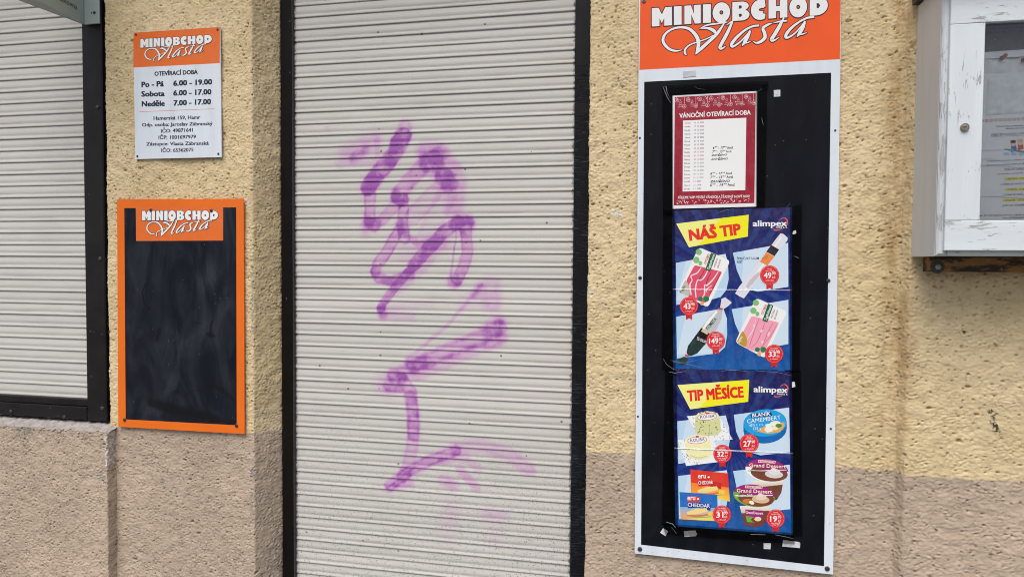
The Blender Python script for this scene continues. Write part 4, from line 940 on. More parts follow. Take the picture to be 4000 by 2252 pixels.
def cheddar(pts, top, mid, plate, ban, dx, dy, ly):
    pr.poly(pts, top, ly)
    b = [blend(pts[0], pts[3], .55), blend(pts[1], pts[2], .50), pts[2], blend(pts[2], pts[3], .5), pts[3]]
    pr.poly(b, [mid, mid, lin(240, 190, 60), lin(244, 214, 90), lin(232, 150, 50)], ly+.4)
    pr.poly(rounded([(362+dx, 932+dy), (470+dx, 940+dy), (462+dx, 982+dy), (368+dx, 980+dy)], 10), plate, ly+.8)
    pr.text('eru', (366+dx, 966+dy), (430+dx, 964+dy), 40, WHITE, ly+1.2, .04); pr.ell(452+dx, 956+dy, 10, 8, WHITE, ly+1.2, 0, 8)
    pr.poly([(362+dx, 992+dy), (450+dx, 984+dy), (556+dx, 1004+dy), (552+dx, 1052+dy), (450+dx, 1026+dy), (372+dx, 1032+dy)], ban, ly+.8)
    pr.text('CHEDDAR', (368+dx, 1016+dy), (548+dx if ly > 9 else 486+dx, 1026+dy if ly > 9 else 1010+dy), 27, WHITE, ly+1.2, .03)
    pr.poly([(362+dx, 1062+dy), (430+dx, 1036+dy), (520+dx, 1030+dy), (530+dx, 1060+dy), (440+dx, 1080+dy), (366+dx, 1086+dy)], lin(232, 200, 130), ly+1.0); pr.ribbon([(362+dx, 1086+dy, 8), (450+dx, 1094+dy, 14), (560+dx, 1078+dy, 16)], lin(200, 110, 60), ly+1.3); pr.ribbon([(380+dx, 1098+dy, 5), (470+dx, 1106+dy, 7), (560+dx, 1098+dy, 6)], lin(140, 160, 60), ly+1.6); pr.ell(556+dx, 1076+dy, 26, 18, lin(238, 190, 80), ly+1.9, 0, 14)
    pr.build('product_picture', po2, 'poster_print')
cheddar([(304, 893), (608, 926), (624, 1154), (308, 1086)], lin(206, 52, 34), lin(228, 120, 50), lin(196, 40, 32), lin(180, 34, 30), 0, 0, 7)
cheddar([(216, 1076), (522, 1098), (526, 1312), (226, 1296)], lin(30, 100, 178), lin(120, 170, 210), lin(206, 50, 44), lin(24, 52, 130), -86, 176, 10)
def cup(lx, ly_, rx, ry, cupq, side, lid_l, L, t2, inner):
    pr.poly(cupq, [lin(226, 216, 204)]*2+[lin(96, 52, 36)]*(len(cupq)-2), L)
    pr.poly([blend(cupq[0], cupq[-1], .38), blend(cupq[1], cupq[2], .38)]+cupq[2:], lin(104, 58, 42), L+.3)
    pr.ell(lx, ly_, rx, ry, lid_l, L+.6, 8); pr.ell(lx+rx*.10, ly_+ry*.22, rx*.86, ry*.74, lin(110, 60, 42), L+.9, 6)
    pr.ell(lx, ly_, rx, ry, lin(146, 32, 108), L+1.2, 8, 24, 185, 352); pr.ribbon([(lx-rx*.9, ly_-ry*.02, 5), (lx-rx*.2, ly_+ry*.02, 7), (lx+rx*.9, ly_-ry*.05, 5)], WHITE, L+1.5)
    pr.ell(lx+rx*.32, ly_+ry*.34, rx*.42, ry*.34, inner, L+1.7, 5); pr.ell(lx+rx*.34, ly_+ry*.12, rx*.26, ry*.26, blend(inner, WHITE, .4), L+1.9); pr.ell(lx+rx*.30, ly_-ry*.05, rx*.12, ry*.18, blend(inner, WHITE, .6), L+2.1)
    pr.poly([(lx-70, ly_-ry*.92), (lx+70, ly_-ry*.84), (lx+66, ly_-ry*.62), (lx-72, ly_-ry*.70)], WHITE, L+2.2); pr.poly([(lx-66, ly_-ry*.89), (lx+66, ly_-ry*.81), (lx+62, ly_-ry*.65), (lx-68, ly_-ry*.73)], lin(190, 40, 60), L+2.3)
    pr.text('Ehrmann', (lx-58, ly_-ry*.74), (lx+56, ly_-ry*.67), 16, WHITE, L+2.5, .01); pr.text('Grand Dessert', (lx-rx*.82, ly_-ry*.32), (lx+rx*.86, ly_-ry*.20), 28, lin(244, 226, 190), L+2.5, .01)
    pr.text(t2, (lx-rx*.86, ly_+ry*.12), (lx-rx*.08, ly_-ry*.02), 18, WHITE if side else lin(50, 50, 60), L+2.5, 0)
cup(924, 902, 176, 92, [(806, 985), (1058, 978), (1040, 1080), (1005, 1140), (940, 1150), (840, 1130)], False, lin(222, 226, 232), 8, 'Choc Stracciatella', lin(200, 196, 194)); pr.build('product_picture', po2, 'poster_print')
cup(818, 1106, 170, 90, [(702, 1188), (952, 1192), (930, 1280), (896, 1345), (820, 1362), (745, 1345)], True, lin(96, 160, 50), 11, 'Double Nut', lin(206, 172, 140))
pr.ell(765, 1150, 40, 20, lin(186, 110, 50), 13.3); pr.ell(800, 1162, 22, 14, lin(236, 224, 206), 13.5, 20)
pr.poly([(748, 1216), (898, 1226), (888, 1280), (752, 1296)], lin(146, 32, 108), 14); pr.poly([(752, 1270), (830, 1280), (826, 1322), (762, 1318)], lin(96, 160, 50), 14.3); pr.ell(835, 1300, 40, 22, lin(110, 60, 40), 14.6); pr.ell(850, 1294, 28, 18, lin(220, 196, 168), 14.9); pr.text('GrandDessert', (752, 1250), (892, 1258), 20, WHITE, 15, .01)
pr.build('product_picture', po2, 'poster_print')
badge(pr, po2, 563, 767, 75, '32', '90', [('Koliba', -.60, .3), ('parenica', -.40, .36), ('více druhů', .54, .5), ('za 100 g 32,90', .72, .36)]); badge(pr, po2, 779, 684, 79, '27', '90', [('Blaník', -.62, .24), ('camembert', -.44, .42), ('125 g', -.26, .2), ('za 100 g 22,32', .62, .44)])
badge(pr, po2, 558, 1258, 76, '31', '90', [('Eru cheddar', -.62, .42), ('toustové plátky', -.44, .52), ('45% t. v s. 150 g', -.26, .56), ('za 100 g 21,27', .62, .42)]); badge(pr, po2, 993, 1290, 76, '19', '90', [('Grand', -.58, .24), ('Dessert 190 g', -.40, .46), ('více druhů', .54, .48), ('za 100 g 10,47', .72, .4)])
# fold ridges pressed across the two sheets
def ridge(o, c, p0, p1, w=0.0016, h=0.0006, L=26):
    a = at(*c(*p0), YP); b = at(*c(*p1), YP); y = YP-LAY*L
    v = []
    for p in (a, b): v += [(p[0], y, p[1]-w), (p[0], y-h, p[1]), (p[0], y, p[1]+w)]
    mesh_obj('fold_ridge', v, [(0, 1, 4, 3), (1, 2, 5, 4)], MAT['clear_tape_gloss'], o)
clear_film('clear_tape_gloss', (0.97, 0.97, 0.98, 1), 0.55, 0.18)
ridge(po1, c3, (163, 725), (1125, 732)); ridge(po2, c4, (175, 722), (1133, 764), 0.002, 0.001)
# Christmas opening hours notice
c5 = cv(2550, 300, 2.636); YN = YP-0.0004
qn = [(203, 195), (1075, 147), (1067, 1335), (203, 1358)]
w = quad(c5, qn, YN)
no = thing('holiday_notice', (sum(p[0] for p in w)/4, YN, w[3][1]), 'dark red Christmas opening hours sheet with white timetable at the top of the black panel', 'notice')
slab('sheet', w, YN, YN+0.0005, MAT['paper_white'], no)
pr = Print(YN, c5); MAR = lin(142, 22, 44)
fr = lambda u, v: blend(blend((226, 210), (1060, 166), u), blend((217, 1324), (1046, 1300), u), v)
pr.poly([fr(0, 0), fr(1, 0), fr(1, 1), fr(0, 1)], MAR, 1); pr.build('printed_ground', no)
PK = lin(226, 190, 200)
def ring(cx, cy, r, col, L, w=2.6): pr.ribbon([(cx+r*math.cos(a), cy+r*math.sin(a), w) for a in np.linspace(0, 6.5, 12)], col, L, sub=2)
for k in range(21):
    u = (k+.5)/21; v = 0.030+0.030*((k*7) % 3); x, y = fr(u, v); L = 2+0.2*k
    if k: pr.build('ornament', no)
    if k % 3 == 1:
        for j in range(3): pr.ribbon([(x, y-30+j*22, 2), (x-14-j*5, y-8+j*22, 3), (x+14+j*5, y-8+j*22, 3), (x, y-30+j*22, 2)], PK, L+.05*j, sub=1)
    else:
        ring(x, y, 20, PK, L)
        for a in (0, 1.05, 2.1): pr.ribbon([(x-15*math.cos(a), y-15*math.sin(a), 2.4), (x+15*math.cos(a), y+15*math.sin(a), 2.4)], PK, L+.1+.02*a)
        pr.poly([(x-1.5, y-20), (x+1.5, y-20), (x+1.5, fr(u, 0)[1]+2), (x-1.5, fr(u, 0)[1]+2)], PK, L+.15)
pr.build('ornament', no)
for _ in range(46):
    u = rr.random(); x, y = fr(u, rr.uniform(.01, .105)); pr.ell(x, y, rr.uniform(2.5, 6), rr.uniform(2.5, 6), lin(240, 212, 214), 8, 0, 8)
for _ in range(80):
    x, y = fr(rr.uniform(.03, .97), rr.uniform(.955, .992)); pr.ell(x, y, rr.uniform(3, 11), rr.uniform(2, 6), PK if rr.random() < .8 else lin(220, 120, 90), 2+rr.random()*4, rr.uniform(0, 180), 7)
for _ in range(16):
    u, v = rr.choice([rr.uniform(.02, .09), rr.uniform(.90, .98)]), rr.uniform(.2, .9); x, y = fr(u, v); pr.ell(x, y, 9, 9, blend(MAR, NAVY, .3), 2, 0, 5)
pr.build('snow_dots', no)['kind'] = 'stuff'
pr.text('VÁNOČNÍ OTEVÍRACÍ DOBA', (273, 424), (1008, 389), 45, WHITE, 3, .05); pr.build('heading', no)
pr.text('PŘEJEME VÁM VESELÉ VÁNOCE A ŠŤASTNÝ NOVÝ ROK!', (260, 1256), (999, 1242), 26, WHITE, 3, .03); pr.build('footer_line', no)
pr.poly([(311, 452), (963, 422), (952, 1166), (307, 1181)], WHITE, 2); pr.build('timetable_field', no)
rows = [('Sobota', '16. 12. 2023', 1), ('Neděle', '17. 12. 2023', 1), ('Pondělí', '18. 12. 2023', 0), ('Úterý', '19. 12. 2023', 0), ('Středa', '20. 12. 2023', 0), ('Čtvrtek', '21. 12. 2023', 0), ('Pátek', '22. 12. 2023', 0), ('Sobota', '23. 12. 2023', 1), ('Neděle', '24. 12. 2023', 1), ('Pondělí', '25. 12. 2023', 1), ('Úterý', '26. 12. 2023', 1), ('Středa', '27. 12. 2023', 0), ('Čtvrtek', '28. 12. 2023', 0), ('Pátek', '29. 12. 2023', 0), ('Sobota', '30. 12. 2023', 1), ('Neděle', '31. 12. 2023', 1), ('Pondělí', '1. 1. 2024', 1), ('Úterý', '2. 1. 2024', 0), ('Středa', '3. 1. 2024', 0)]
for i, (d, e, rd) in enumerate(rows):
    y = 484+i*37.7; x = 328-i*.4; col = lin(150, 50, 80) if rd else lin(60, 66, 96)
    pr.text(d, (x, y), (x+60, y-1), 15, col, 3, .012); pr.text(e, (425-i*.4, y-4), (425-i*.4+(102 if len(e) > 11 else 80), y-6), 15, col, 3, .012)
pr.build('date_rows', no)
for st, a, b, h in [('6°° - 17°° hod.', (618, 745), (828, 740), 32), ('7°° - 15°° hod.', (612, 785), (812, 778), 30), ('ZAVŘENO', (602, 817), (766, 811), 22), ('ZAVŘENO', (598, 858), (772, 852), 24), ('6°° - 17°° hod.', (592, 1008), (818, 1004), 30), ('7°° - 15°° hod.', (592, 1046), (828, 1042), 30), ('ZAVŘENO', (588, 1090), (794, 1083), 28), ('6°° - 19°° hod.', (588, 1128), (846, 1122), 32)]:
    pr.text(st, a, b, h*.8, lin(24, 28, 58), 3+.4*(b[1] % 7), .022, False, .25)
pr.build('handwriting', no)
# clear tape round the notice and the posters
YT = YN-0.0022
tapes = [('clear tape strip along the top of the Christmas notice', [(375, 955), (1575, 905), (1580, 1000), (440, 1065)], cv(2450, 0, 2.862)),
 ('clear tape strip down the left side of the Christmas notice', [(95, 120), (205, 190), (212, 1440), (105, 1440)], c5),
 ('clear tape strip down the right side of the Christmas notice', [(1062, 150), (1180, 70), (1158, 1345), (1060, 1350)], c5),
 ('clear tape strip down the left edge of the upper blue poster', [(85, 80), (178, 80), (186, 1385), (70, 1375)], c3),
 ('clear tape strip down the right edge of the upper blue poster', [(1112, 62), (1208, 30), (1190, 1395), (1110, 1395)], c3),
 ('clear tape strip down the left edge of the lower blue poster', [(100, 90), (192, 95), (204, 1372), (70, 1340)], c4),
 ('clear tape strip down the right edge of the lower blue poster', [(1105, 100), (1200, 90), (1212, 1440), (1122, 1440)], c4),
 ('clear tape strip along the bottom of the lower blue poster', [(78, 1330), (1140, 1408), (1150, 1500), (100, 1420)], c4)]
for i, (lab, pts, c) in enumerate(tapes):
    y = YT-0.0003*i; n = 24; v = []
    fl = np.random.RandomState(40+i).standard_normal((n+1, 3))*0.0004
    for k in range(n+1):
        t = k/n
        if abs(pts[1][0]-pts[0][0]) > abs(pts[3][1]-pts[0][1]): a, b = blend(pts[0], pts[1], t), blend(pts[3], pts[2], t)
        else: a, b = blend(pts[0], pts[3], t), blend(pts[1], pts[2], t)
        for j in range(3):
            X, Z = at(*c(*blend(a, b, j/2)), y); v.append((X, y+fl[k, j], Z))
    o = mesh_obj('clear_tape', v, [(k*3+j, k*3+j+1, k*3+j+4, k*3+j+3) for k in range(n) for j in range(2)], MAT['clear_tape'], None, smooth=True, loc=v[0])
    tag(o, lab, 'tape', 'clear tape strips on the shop board')
# wrinkles where the tape lifts: thin raised ridges, glints put into their pale colour
def wrinkle(pts, c, parent, y):
    pr = Print(y, c); P = pts; v, f = [], []
    for k, (x, yy, wd) in enumerate(P):
        a = P[max(0, k-1)]; b = P[min(len(P)-1, k+1)]; dx, dy = b[0]-a[0], b[1]-a[1]; L = math.hypot(dx, dy); nx, ny = -dy/L*wd/2.6, dx/L*wd/2.6
        for s, hgt in ((-1, 0), (0, 0.0012), (1, 0)):
            X, Z = at(*c(x+nx*s, yy+ny*s), y); v.append((X, y-hgt, Z))
    for k in range(len(P)-1): f += [(k*3, k*3+1, k*3+4, k*3+3), (k*3+1, k*3+2, k*3+5, k*3+4)]
    return mesh_obj('tape_wrinkle_glint', v, f, MAT['tape_wrinkle_glint'], parent, smooth=True)
simple('tape_wrinkle_glint', (0.17, 0.19, 0.22), 0.25, 0, 0.3, 200.0)
tp = [o for o in COL.objects if o.name.startswith('clear_tape')]
yw = YT-0.0040
wrinkle([(100, 95, 3), (128, 160, 14), (150, 215, 10), (185, 270, 5)], c5, tp[1], yw); wrinkle([(110, 100, 3), (135, 100, 12), (150, 170, 8), (182, 230, 3)], c5, tp[1], yw-.0004)
wrinkle([(425, 98, 3), (460, 120, 5), (540, 133, 2)], c5, tp[0], yw); wrinkle([(1060, 160, 2), (1100, 140, 4), (1125, 120, 2)], c5, tp[2], yw)
wrinkle([(1120, 420, 3), (1128, 460, 9), (1140, 495, 6)], c5, tp[2], yw)
wrinkle([(85, 1285, 2), (110, 1330, 5), (165, 1368, 4), (210, 1375, 2)], c3, tp[3], yw); wrinkle([(145, 1298, 2), (250, 1318, 3), (360, 1295, 2)], c3, tp[3], yw); wrinkle([(130, 1392, 2), (180, 1400, 5), (270, 1385, 2)], c3, tp[3], yw); wrinkle([(165, 1310, 2), (290, 1330, 3), (410, 1360, 2)], c3, tp[3], yw-.0003)
wrinkle([(515, 110, 2), (590, 85, 4), (700, 62, 2)], c3, tp[3], yw); wrinkle([(1140, 455, 3), (1180, 470, 8)], c3, tp[4], yw); wrinkle([(1085, 60, 2), (1110, 30, 3)], c3, tp[4], yw)
wrinkle([(555, 1383, 2), (640, 1376, 4), (760, 1384, 2)], c3, tp[4], yw); wrinkle([(840, 1382, 2), (1000, 1392, 3), (1120, 1420, 2)], c3, tp[4], yw)
wrinkle([(105, 1318, 3), (160, 1335, 8), (185, 1365, 5)], c4, tp[5], yw); wrinkle([(150, 1360, 2), (190, 1410, 3)], c4, tp[5], yw); wrinkle([(790, 1418, 2), (910, 1422, 3)], c4, tp[7], yw); wrinkle([(990, 1422, 2), (1080, 1440, 4), (1140, 1455, 2)], c4, tp[7], yw)
# torn bits of white tape left on the board
cB = cv(2450, 1900, 2.862)
scraps = [('white tape scrap tilted like a diamond below the posters, leftmost of the four', [(368, 510), (402, 460), (458, 495), (428, 550)], cB), ('torn white tape strip below the posters, second from the left', [(633, 494), (765, 487), (770, 508), (782, 522), (768, 550), (640, 558)], cB),
 ('small square white tape scrap low on the board, third from the left', [(1524, 628), (1606, 630), (1602, 696), (1526, 692)], cB), ('long torn white tape strip low on the right of the board', [(1742, 592), (1920, 615), (1935, 628), (1930, 682), (1735, 664)], cB),
 ('small square white tape scrap right of the Christmas notice', [(1638, 1008), (1712, 1004), (1712, 1078), (1640, 1082)], cA), ('faint tape scrap on the white border under the orange header', [(622, 800), (764, 790), (768, 852), (690, 860), (626, 868)], cA),
 ('tiny torn white scrap beside the upper poster brand mark', [(1136, 254), (1156, 246), (1162, 268), (1148, 278), (1130, 276)], c3), ('tiny white scrap at the right edge of the lower poster', [(1126, 190), (1148, 186), (1154, 226), (1128, 234)], c4)]
simple('tape_faint', (0.50, 0.54, 0.58), 0.3, 0, 0.06, 60.0)
for i, (lab, pts, c) in enumerate(scraps):
    y = Y3-0.0012-(0.006 if i > 5 else 0)
    w = [at(*c(*p), y) for p in pts]; n = len(w)
    v = [(x, y+random.uniform(-.0003, .0003), z) for x, z in w] + [(x, y+0.0007, z) for x, z in w]
    f = [tuple(range(n))]+[(k, k+n, (k+1) % n+n, (k+1) % n) for k in range(n)]
    o = mesh_obj('tape_scrap', v, f, MAT['tape_faint' if i == 5 else 'tape_scrap'], None, loc=v[0]); tag(o, lab, 'tape scrap', 'white tape scraps on the shop board')

# ------------------------------------------------------------------ wooden display case, right
XS, YB, YF = 0.6055, -0.026, -0.172
ZB, ZT = 1.5255, at(3571, 22, -0.035)[1]
XE = 1.36
dc = thing('display_case', (0.98, YB, ZB), 'white peeling wooden display case with a glazed locked door on the right of the wall', 'display case')
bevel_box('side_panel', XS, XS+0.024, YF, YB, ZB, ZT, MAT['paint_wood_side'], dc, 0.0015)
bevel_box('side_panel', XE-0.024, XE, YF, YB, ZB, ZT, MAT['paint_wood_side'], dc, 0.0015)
bevel_box('edge_moulding', XS+0.0005, XS+0.0195, YF-0.008, YF-0.0005, ZB+0.0015, ZT, MAT['paint_wood_edge'], dc, 0.004)
bevel_box('bottom_panel', XS+0.0245, XE-0.0245, YF, YB, ZB+0.001, ZB+0.022, MAT['paint_wood_h'], dc, 0.0015)
bevel_box('top_panel', XS+0.0245, XE-0.0245, YF, YB, ZT-0.02, ZT-0.001, MAT['paint_wood_h'], dc, 0.0015)
# roof board, sloping slightly to the front
rx, rz = at(3571, 22, -0.04)
v = [(rx, y, z) for y, z in ((-0.026, ZT+0.003), (-0.225, ZT+0.001), (-0.225, ZT+0.030), (-0.026, ZT+0.038))]
v += [(XE+0.03, y, z) for _, y, z in v]
mesh_obj('roof_board', v, [(0, 1, 2, 3), (7, 6, 5, 4), (0, 4, 5, 1), (1, 5, 6, 2), (2, 6, 7, 3), (3, 7, 4, 0)], MAT['roof_wood'], dc)
# door: rails, stiles, pane
YD = -0.190
dx0 = at(3699, 600, YD)[0]; dx1 = at(3838, 500, YD)[0]; dzb = at(3720, 978, YD)[1]; dzr = at(3780, 861, YD)[1]; dzt = at(3760, 93, YD)[1]
door = mesh_obj('door', box_v(dx1-0.006, XE-0.064, YD+0.010, YD+0.014, dzr-0.006, dzt+0.006), BOXF, MAT['glass_pane'], dc)
door['label'] = 'glazed door with white wooden frame'
bevel_box('stile', dx0, dx1, YD, YF-0.0015, dzr+0.0004, dzt-0.0004, MAT['paint_wood_v'], door, 0.0012)
bevel_box('stile', XE-0.07, XE-0.003, YD, YF-0.0015, dzr+0.0004, dzt-0.0004, MAT['paint_wood_v'], door, 0.0012)
bevel_box('rail', dx0, XE-0.003, YD, YF-0.0015, dzb, dzr, MAT['paint_wood_h'], door, 0.0012)
bevel_box('rail', dx0, XE-0.003, YD, YF-0.0015, dzt, ZT-0.008, MAT['paint_wood_h'], door, 0.0012)
def lock():
    x, z = at(3767, 498, YD); n = 20; v, f = [], []
    prof = [(1.0, 0.0), (1.0, .3), (.92, .4), (.86, .3), (.84, .32), (.6, .34)]
    for r_, h_ in prof: v += [(x+.0088*r_*math.cos(6.2832*k/n), YD-.009*h_*1.3, z+.0088*r_*math.sin(6.2832*k/n)) for k in range(n)]
    f = [(i*n+k, i*n+(k+1) % n, (i+1)*n+(k+1) % n, (i+1)*n+k) for i in range(len(prof)-1) for k in range(n)] + [tuple((len(prof)-1)*n+k for k in range(n))]
    o = mesh_obj('lock', v, f, MAT['brass'], door)
    yk = YD-.0045; mesh_obj('keyhole', [(x-.0034, yk, z-.001), (x+.0034, yk, z-.001), (x+.0034, yk, z+.001), (x-.0034, yk, z+.001)], [(0, 1, 2, 3)], MAT['rubber_dark'], dc)
lock()
# back board covered with embossed stone-pattern lining
simple('lining', (0.76, 0.80, 0.82), 0.6, 0, 0.06, 40.0, 0.3)
YK = -0.125
bk = mesh_obj('back_board', box_v(XS+0.0245, XE-0.0245, YK, YB-0.001, ZB+0.0225, ZT-0.0205), BOXF, MAT['lining'], dc)
cC = cv(3650, 60, 4.029); rg = np.random.RandomState(9)
def embossed(x0, x1, z0, z1):
    nx, nz = 26, 16; hf = field(nz+1, nx+1, 0.006, 0.03, 1.6, rg.randint(999)); v = []
    for i in range(nz+1):
        for j in range(nx+1):
            e = min(i, nz-i, j, nx-j); y = YK-0.0002-(0.0 if e == 0 else 0.003+0.0011*hf[i, j]); v.append((x0+(x1-x0)*j/nx, y, z0+(z1-z0)*i/nz))
    mesh_obj('embossed_block', v, [(i*(nx+1)+j, i*(nx+1)+j+1, (i+1)*(nx+1)+j+1, (i+1)*(nx+1)+j) for i in range(nz) for j in range(nx)], MAT['lining'], bk, smooth=True)
ex0, ez1 = at(*cC(830, 1000), YK); ex1, ez0 = at(*cC(1540, 1560), YK)
wblk, hblk = ex1-ex0, ez1-ez0
for r_ in range(-4, 2):
    for q_ in range(-1, 6):
        x0 = ex0+q_*(wblk+.012)+(0.06 if r_ % 2 else 0.0); z0 = ez0+r_*(hblk+.012)
        x1 = min(x0+wblk, XE-.03); x0 = max(x0, XS+.027)
        if x1-x0 > .02 and z0 > ZB+.025 and z0+hblk < ZT-.025: embossed(x0, x1, z0, z0+hblk)
# papers in the case
YQ = YK-0.0075; c6 = cv(3650, 420, 3.02)
px0 = at(3800, 600, YQ)[0]; pz1 = at(*c6(800, 82), YQ)[1]; pz0 = at(*c6(800, 1350), YQ)[1]
sn = thing('school_notice', (px0+.15, YQ, pz0), 'pale school notice in a plastic sleeve with yellow highlighted dates behind the case glass', 'notice')
slab('sheet', [(px0-.03, pz1-.004), (px0+.30, pz1+.008), (px0+.30, pz0), (px0-.03, pz0)], YQ, YQ+0.001, MAT['paper_white'], sn)
pr = Print(YQ, c6); TI = lin(42, 50, 84)
for i in range(16):
    x = 563+i*54; y = 157-i*2.6+(i*i*0.03); pr.ell(x, y, 21, 19, lin(150, 112, 90), 2, 0, 10); pr.ell(x, y, 13, 12, lin(220, 200, 180), 3, 0, 10)
pr.build('ring_border', sn)
for st, a, b, h in [('Základní škola a Mateřská', (725, 234), (1050, 220), 18), ('Mládežnická 220,', (845, 258), (1060, 247), 17), ('PŘEDŠKOLÁČKU, PŘI', (668, 338), (1060, 318), 25), ('Ukážeme ti, proč se dětem v', (625, 641), (1060, 622), 17), ('Budeme se na tebe těšit při tř', (620, 689), (1060, 668), 17), ('Vždy od 16.00 h', (822, 738), (1060, 724), 19), ('(u hlavního vchodu do', (745, 793), (1050, 777), 18),
    ('„UČÍME SE ANGLIC', (778, 917), (1060, 906), 20), ('„UČÍME SE HROU', (803, 1042), (1060, 1032), 21), ('„RÁDI SE HÝBEME', (792, 1168), (1060, 1158), 21), ('ŘÍME, ŽE SI SPOLEČNÉ CHVÍLE UŽIJEME A', (505, 1284), (1062, 1272), 17), ('TAK ZPŘÍJEMNÍME', (805, 1312), (1054, 1305), 17)]:
    pr.text(st, a, b, h, TI, 3, .012)
for a, b in (((668, 346), (1060, 328)), ((822, 743), (1060, 730))): pr.ribbon([a+(3,), b+(3,)], TI, 3)
pr.build('lettering', sn)
for (x, y, st) in ((825, 854, '• LEDEN - 9.1'), (830, 980, '• ÚNOR - 6.2'), (808, 1106, '• ÚNOR - 20.2')):
    pr.poly([(x-4, y-27), (1070, y-38), (1070, y-2), (x-4, y+6)], lin(226, 220, 92), 2); pr.text(st, (x, y), (1056, y-9), 21, TI, 4, .012)
pr.build('highlighted_dates', sn)
pr.poly([(810, 492), (838, 484), (1120, 520), (1120, 545), (838, 504)], lin(96, 150, 90), 3); pr.poly([(808, 492), (826, 488), (828, 498)], lin(60, 60, 60), 4)
for (x, y, body, hair, legs) in ((930, 425, lin(84, 100, 150), lin(64, 50, 56), lin(90, 150, 200)), (1012, 412, lin(190, 70, 80), lin(214, 176, 130), lin(190, 80, 90))):
    pr.poly(rounded([(x-26, y+18), (x+30, y+14), (x+42, y+80), (x-24, y+86)], 14), body, 5); pr.poly(rounded([(x-34, y+60), (x+4, y+60), (x+4, y+104), (x-30, y+108)], 10), legs, 5.5)
    pr.ell(x, y, 30, 34, lin(226, 188, 170), 6); pr.ell(x-2, y-22, 34, 20, hair, 7, -6, 16)
for x in (850, 935, 1020, 1090): pr.ell(x, 548, 38, 18, lin(150, 190, 224), 2.5, 0, 14)
pr.build('small_picture', sn)
for pts in ([(500, 605, 5), (700, 606, 6), (760, 622, 5), (850, 648, 2)], [(500, 682, 7), (760, 685, 7), (900, 695, 6), (1070, 728, 6)], [(500, 1042, 9), (720, 1048, 8), (1070, 1072, 8)], [(500, 512, 4), (700, 500, 5), (850, 492, 2)]):
    o = wrinkle(pts, c6, sn, YQ-.0012); o.name = 'sleeve_crease_glint'; o.data.materials[0] = MAT['sleeve_glint']  # glints along the sleeve's folds, painted as white ridges
# card under the top rail with two rows of print, shade painted in
YC = YK-0.0068
a = at(*cC(745, 700), YC); b = at(*cC(745, 590), YC)
simple('shade_toned_card', (0.115, 0.100, 0.100), 0.7, 0, 0.15, 60.0)
cd = thing('shade_toned_card', (0.85, YC, b[1]), 'card painted dark for shade, with two rows of small print under the top rail of the case', 'card')
slab('sheet', [(px0-.05, ZT-.03), (px0+.34, ZT-.03), (px0+.34, b[1]+.008), (px0-.05, b[1])], YC, YC+.001, MAT['shade_toned_card'], cd)
pr = Print(YC, cC)
for (y0, y1, words) in ((225, 195, ((770, 830), (850, 985), (1010, 1160), (1180, 1240), (1265, 1420))), (295, 262, ((765, 850), (860, 930), (1340, 1420)))):
    for (x0, x1) in words:
        ya = y0+(y1-y0)*(x0-765)/645
        for k in range(int((x1-x0)/16)):
            x = x0+k*16; pr.poly([(x, ya), (x+10, ya), (x+10, ya-rr.uniform(13, 24)), (x, ya-rr.uniform(13, 24))], lin(26, 20, 22), 2)
pr.text('Tel. 736', (950, 287), (1130, 280), 26, lin(26, 20, 22), 2, .01); pr.build('lettering', cd)
strip = slab('paper_strip', [(px0-.05, b[1]-.0005), (px0+.34, b[1]+.0075), (px0+.34, a[1]+.008), (px0-.05, a[1])], YC+.0002, YC+.001, MAT['lining'], cd)
for i, (x, y) in enumerate(((1065, 670), (1400, 705))):
    X, Z = at(*cC(x, y), YC-.004); v, f = [], []; n = 12
    for (dy, r_) in ((0, .0035), (-.002, .0048), (-.004, .0028), (-.010, .0026), (-.012, .0044), (-.014, .0030)):
        v += [(X+r_*math.cos(6.2832*k/n)+dy*-.25, YC+dy-.0005, Z+r_*math.sin(6.2832*k/n)-dy*.25) for k in range(n)]
    f = [(j*n+k, j*n+(k+1) % n, (j+1)*n+(k+1) % n, (j+1)*n+k) for j in range(5) for k in range(n)]+[tuple(5*n+k for k in range(n))]
    o = mesh_obj('push_pin', v, f, MAT['pin_red'], None, smooth=True, loc=v[0]); tag(o, ('orange red push pin in the case, the left one beside the door stile', 'orange red push pin in the case, the right one at the picture edge')[i], 'push pin', 'push pins in the display case')
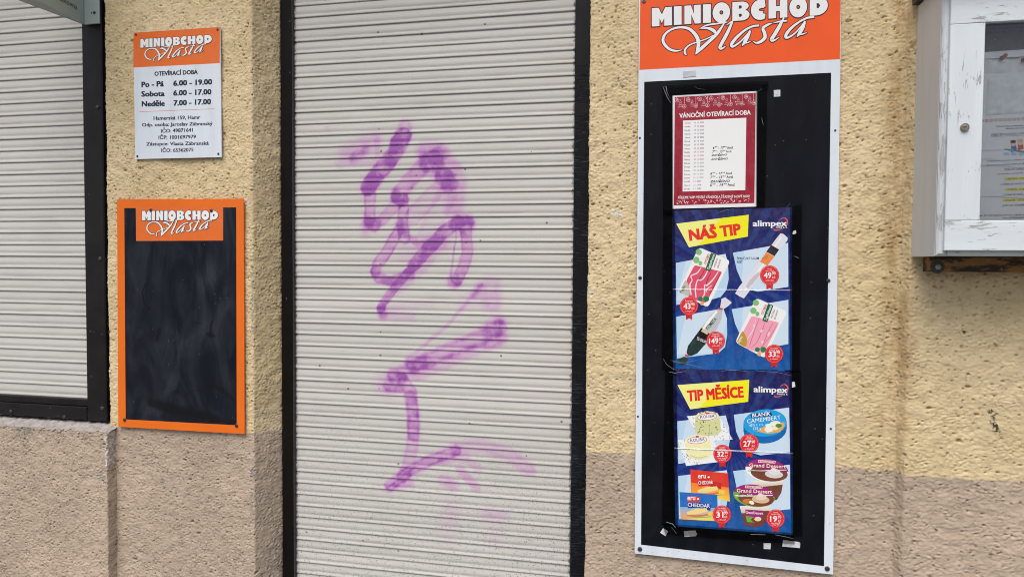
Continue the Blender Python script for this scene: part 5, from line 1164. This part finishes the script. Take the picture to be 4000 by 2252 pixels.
# iron bearer under the case
cE = cv(3500, 930, 5.152); YR = -0.075
x0, z1 = at(*cE(680, 480), YR); z0 = at(*cE(690, 672), YR)[1]
br = thing('support_rail', (0.98, -0.06, z0), 'rusty ochre mounting rail with a bolt under the white display case', 'rail')
bevel_box('bar', x0, XE-.02, YR, -0.034, z0, ZB-0.001, MAT['rusty_rail'], br, .0015)
X, Z = at(*cE(832, 578), YR)
dome('washer', X, Z, YR, .0155, .0025, MAT['bolt_dark'], br, 18); dome('bolt', X, Z, YR-.0025, .0070, .0045, MAT['screw'], br, 6); X, Z = at(*cE(1040, 588), YR); dome('nail', X, Z, YR, .0035, .0015, MAT['rusty_rail'], br, 10)

# ------------------------------------------------------------------ projecting parcel sign, top left
cF = cv(0, 0, 4.531); YS = -0.004
simple('sign_green', (0.40, 0.475, 0.455), 0.35, 0, 0.03, 8.0)
simple('sign_green_shade', (0.225, 0.285, 0.27), 0.35, 0, 0.03, 8.0)  # darker copy of the sign green, paints shade onto the underside
fx0, fz0 = at(*cF(1488, 436), YS); fx1 = at(*cF(1757, 418), YS)[0]
ps = thing('projecting_sign', (fx0, YS, fz0), 'pale green sheet metal parcel sign projecting above the window shutter', 'sign')
bevel_box('flange', fx0+.0005, fx1, YS, YS+.004, fz0, fz0+.40, MAT['sign_green'], ps, .001)
LEN = 0.42
def out(s, dx): return (fx0+dx*s, YS-s)
v = []
for (s, dx) in ((0.0, .16), (LEN, .16), (LEN, -.10), (0.0, -.10)):
    X, Yy = out(s, dx); X -= 0.002 if dx < 0 else 0
    for z in (fz0, fz0+.40): v.append((X, Yy, z))
mesh_obj('blade', v, [(0, 1, 3, 2), (2, 3, 5, 4), (4, 5, 7, 6), (6, 7, 1, 0), (1, 7, 5, 3)], MAT['sign_green'], ps)
mesh_obj('underside', [(v[0][0], v[0][1], fz0+.0006), (v[2][0], v[2][1], fz0+.0006), (v[4][0], v[4][1], fz0+.0006), (v[6][0], v[6][1], fz0+.0006)], [(0, 1, 2, 3)], MAT['sign_green_shade'], ps)
gv, gf = glyph_mesh('Balíkovna', -.003); xs = [p[0] for p in gv]; gx0, gx1 = min(xs), max(xs)
TW = 0.097; s_end = 0.030; zb = fz0+.033; tv = []
for (x, y) in gv:
    s = s_end+TW*(1-(x-gx0)/(gx1-gx0)); X, Yy = out(s, .16); tv.append((X+.0006, Yy-.0001, zb+y/CAP*0.0175))
mesh_obj('lettering', tv, gf, MAT['rail_grey'], ps)
for px, py, r_ in ((1672, 228, .0046), (1622, 232, .0022)):
    x, z = at(*cF(px, py), YS); dome('rivet', x, z, YS, r_, .002, MAT['bolt_dark'], ps, 12)
bpy.context.view_layer.update()
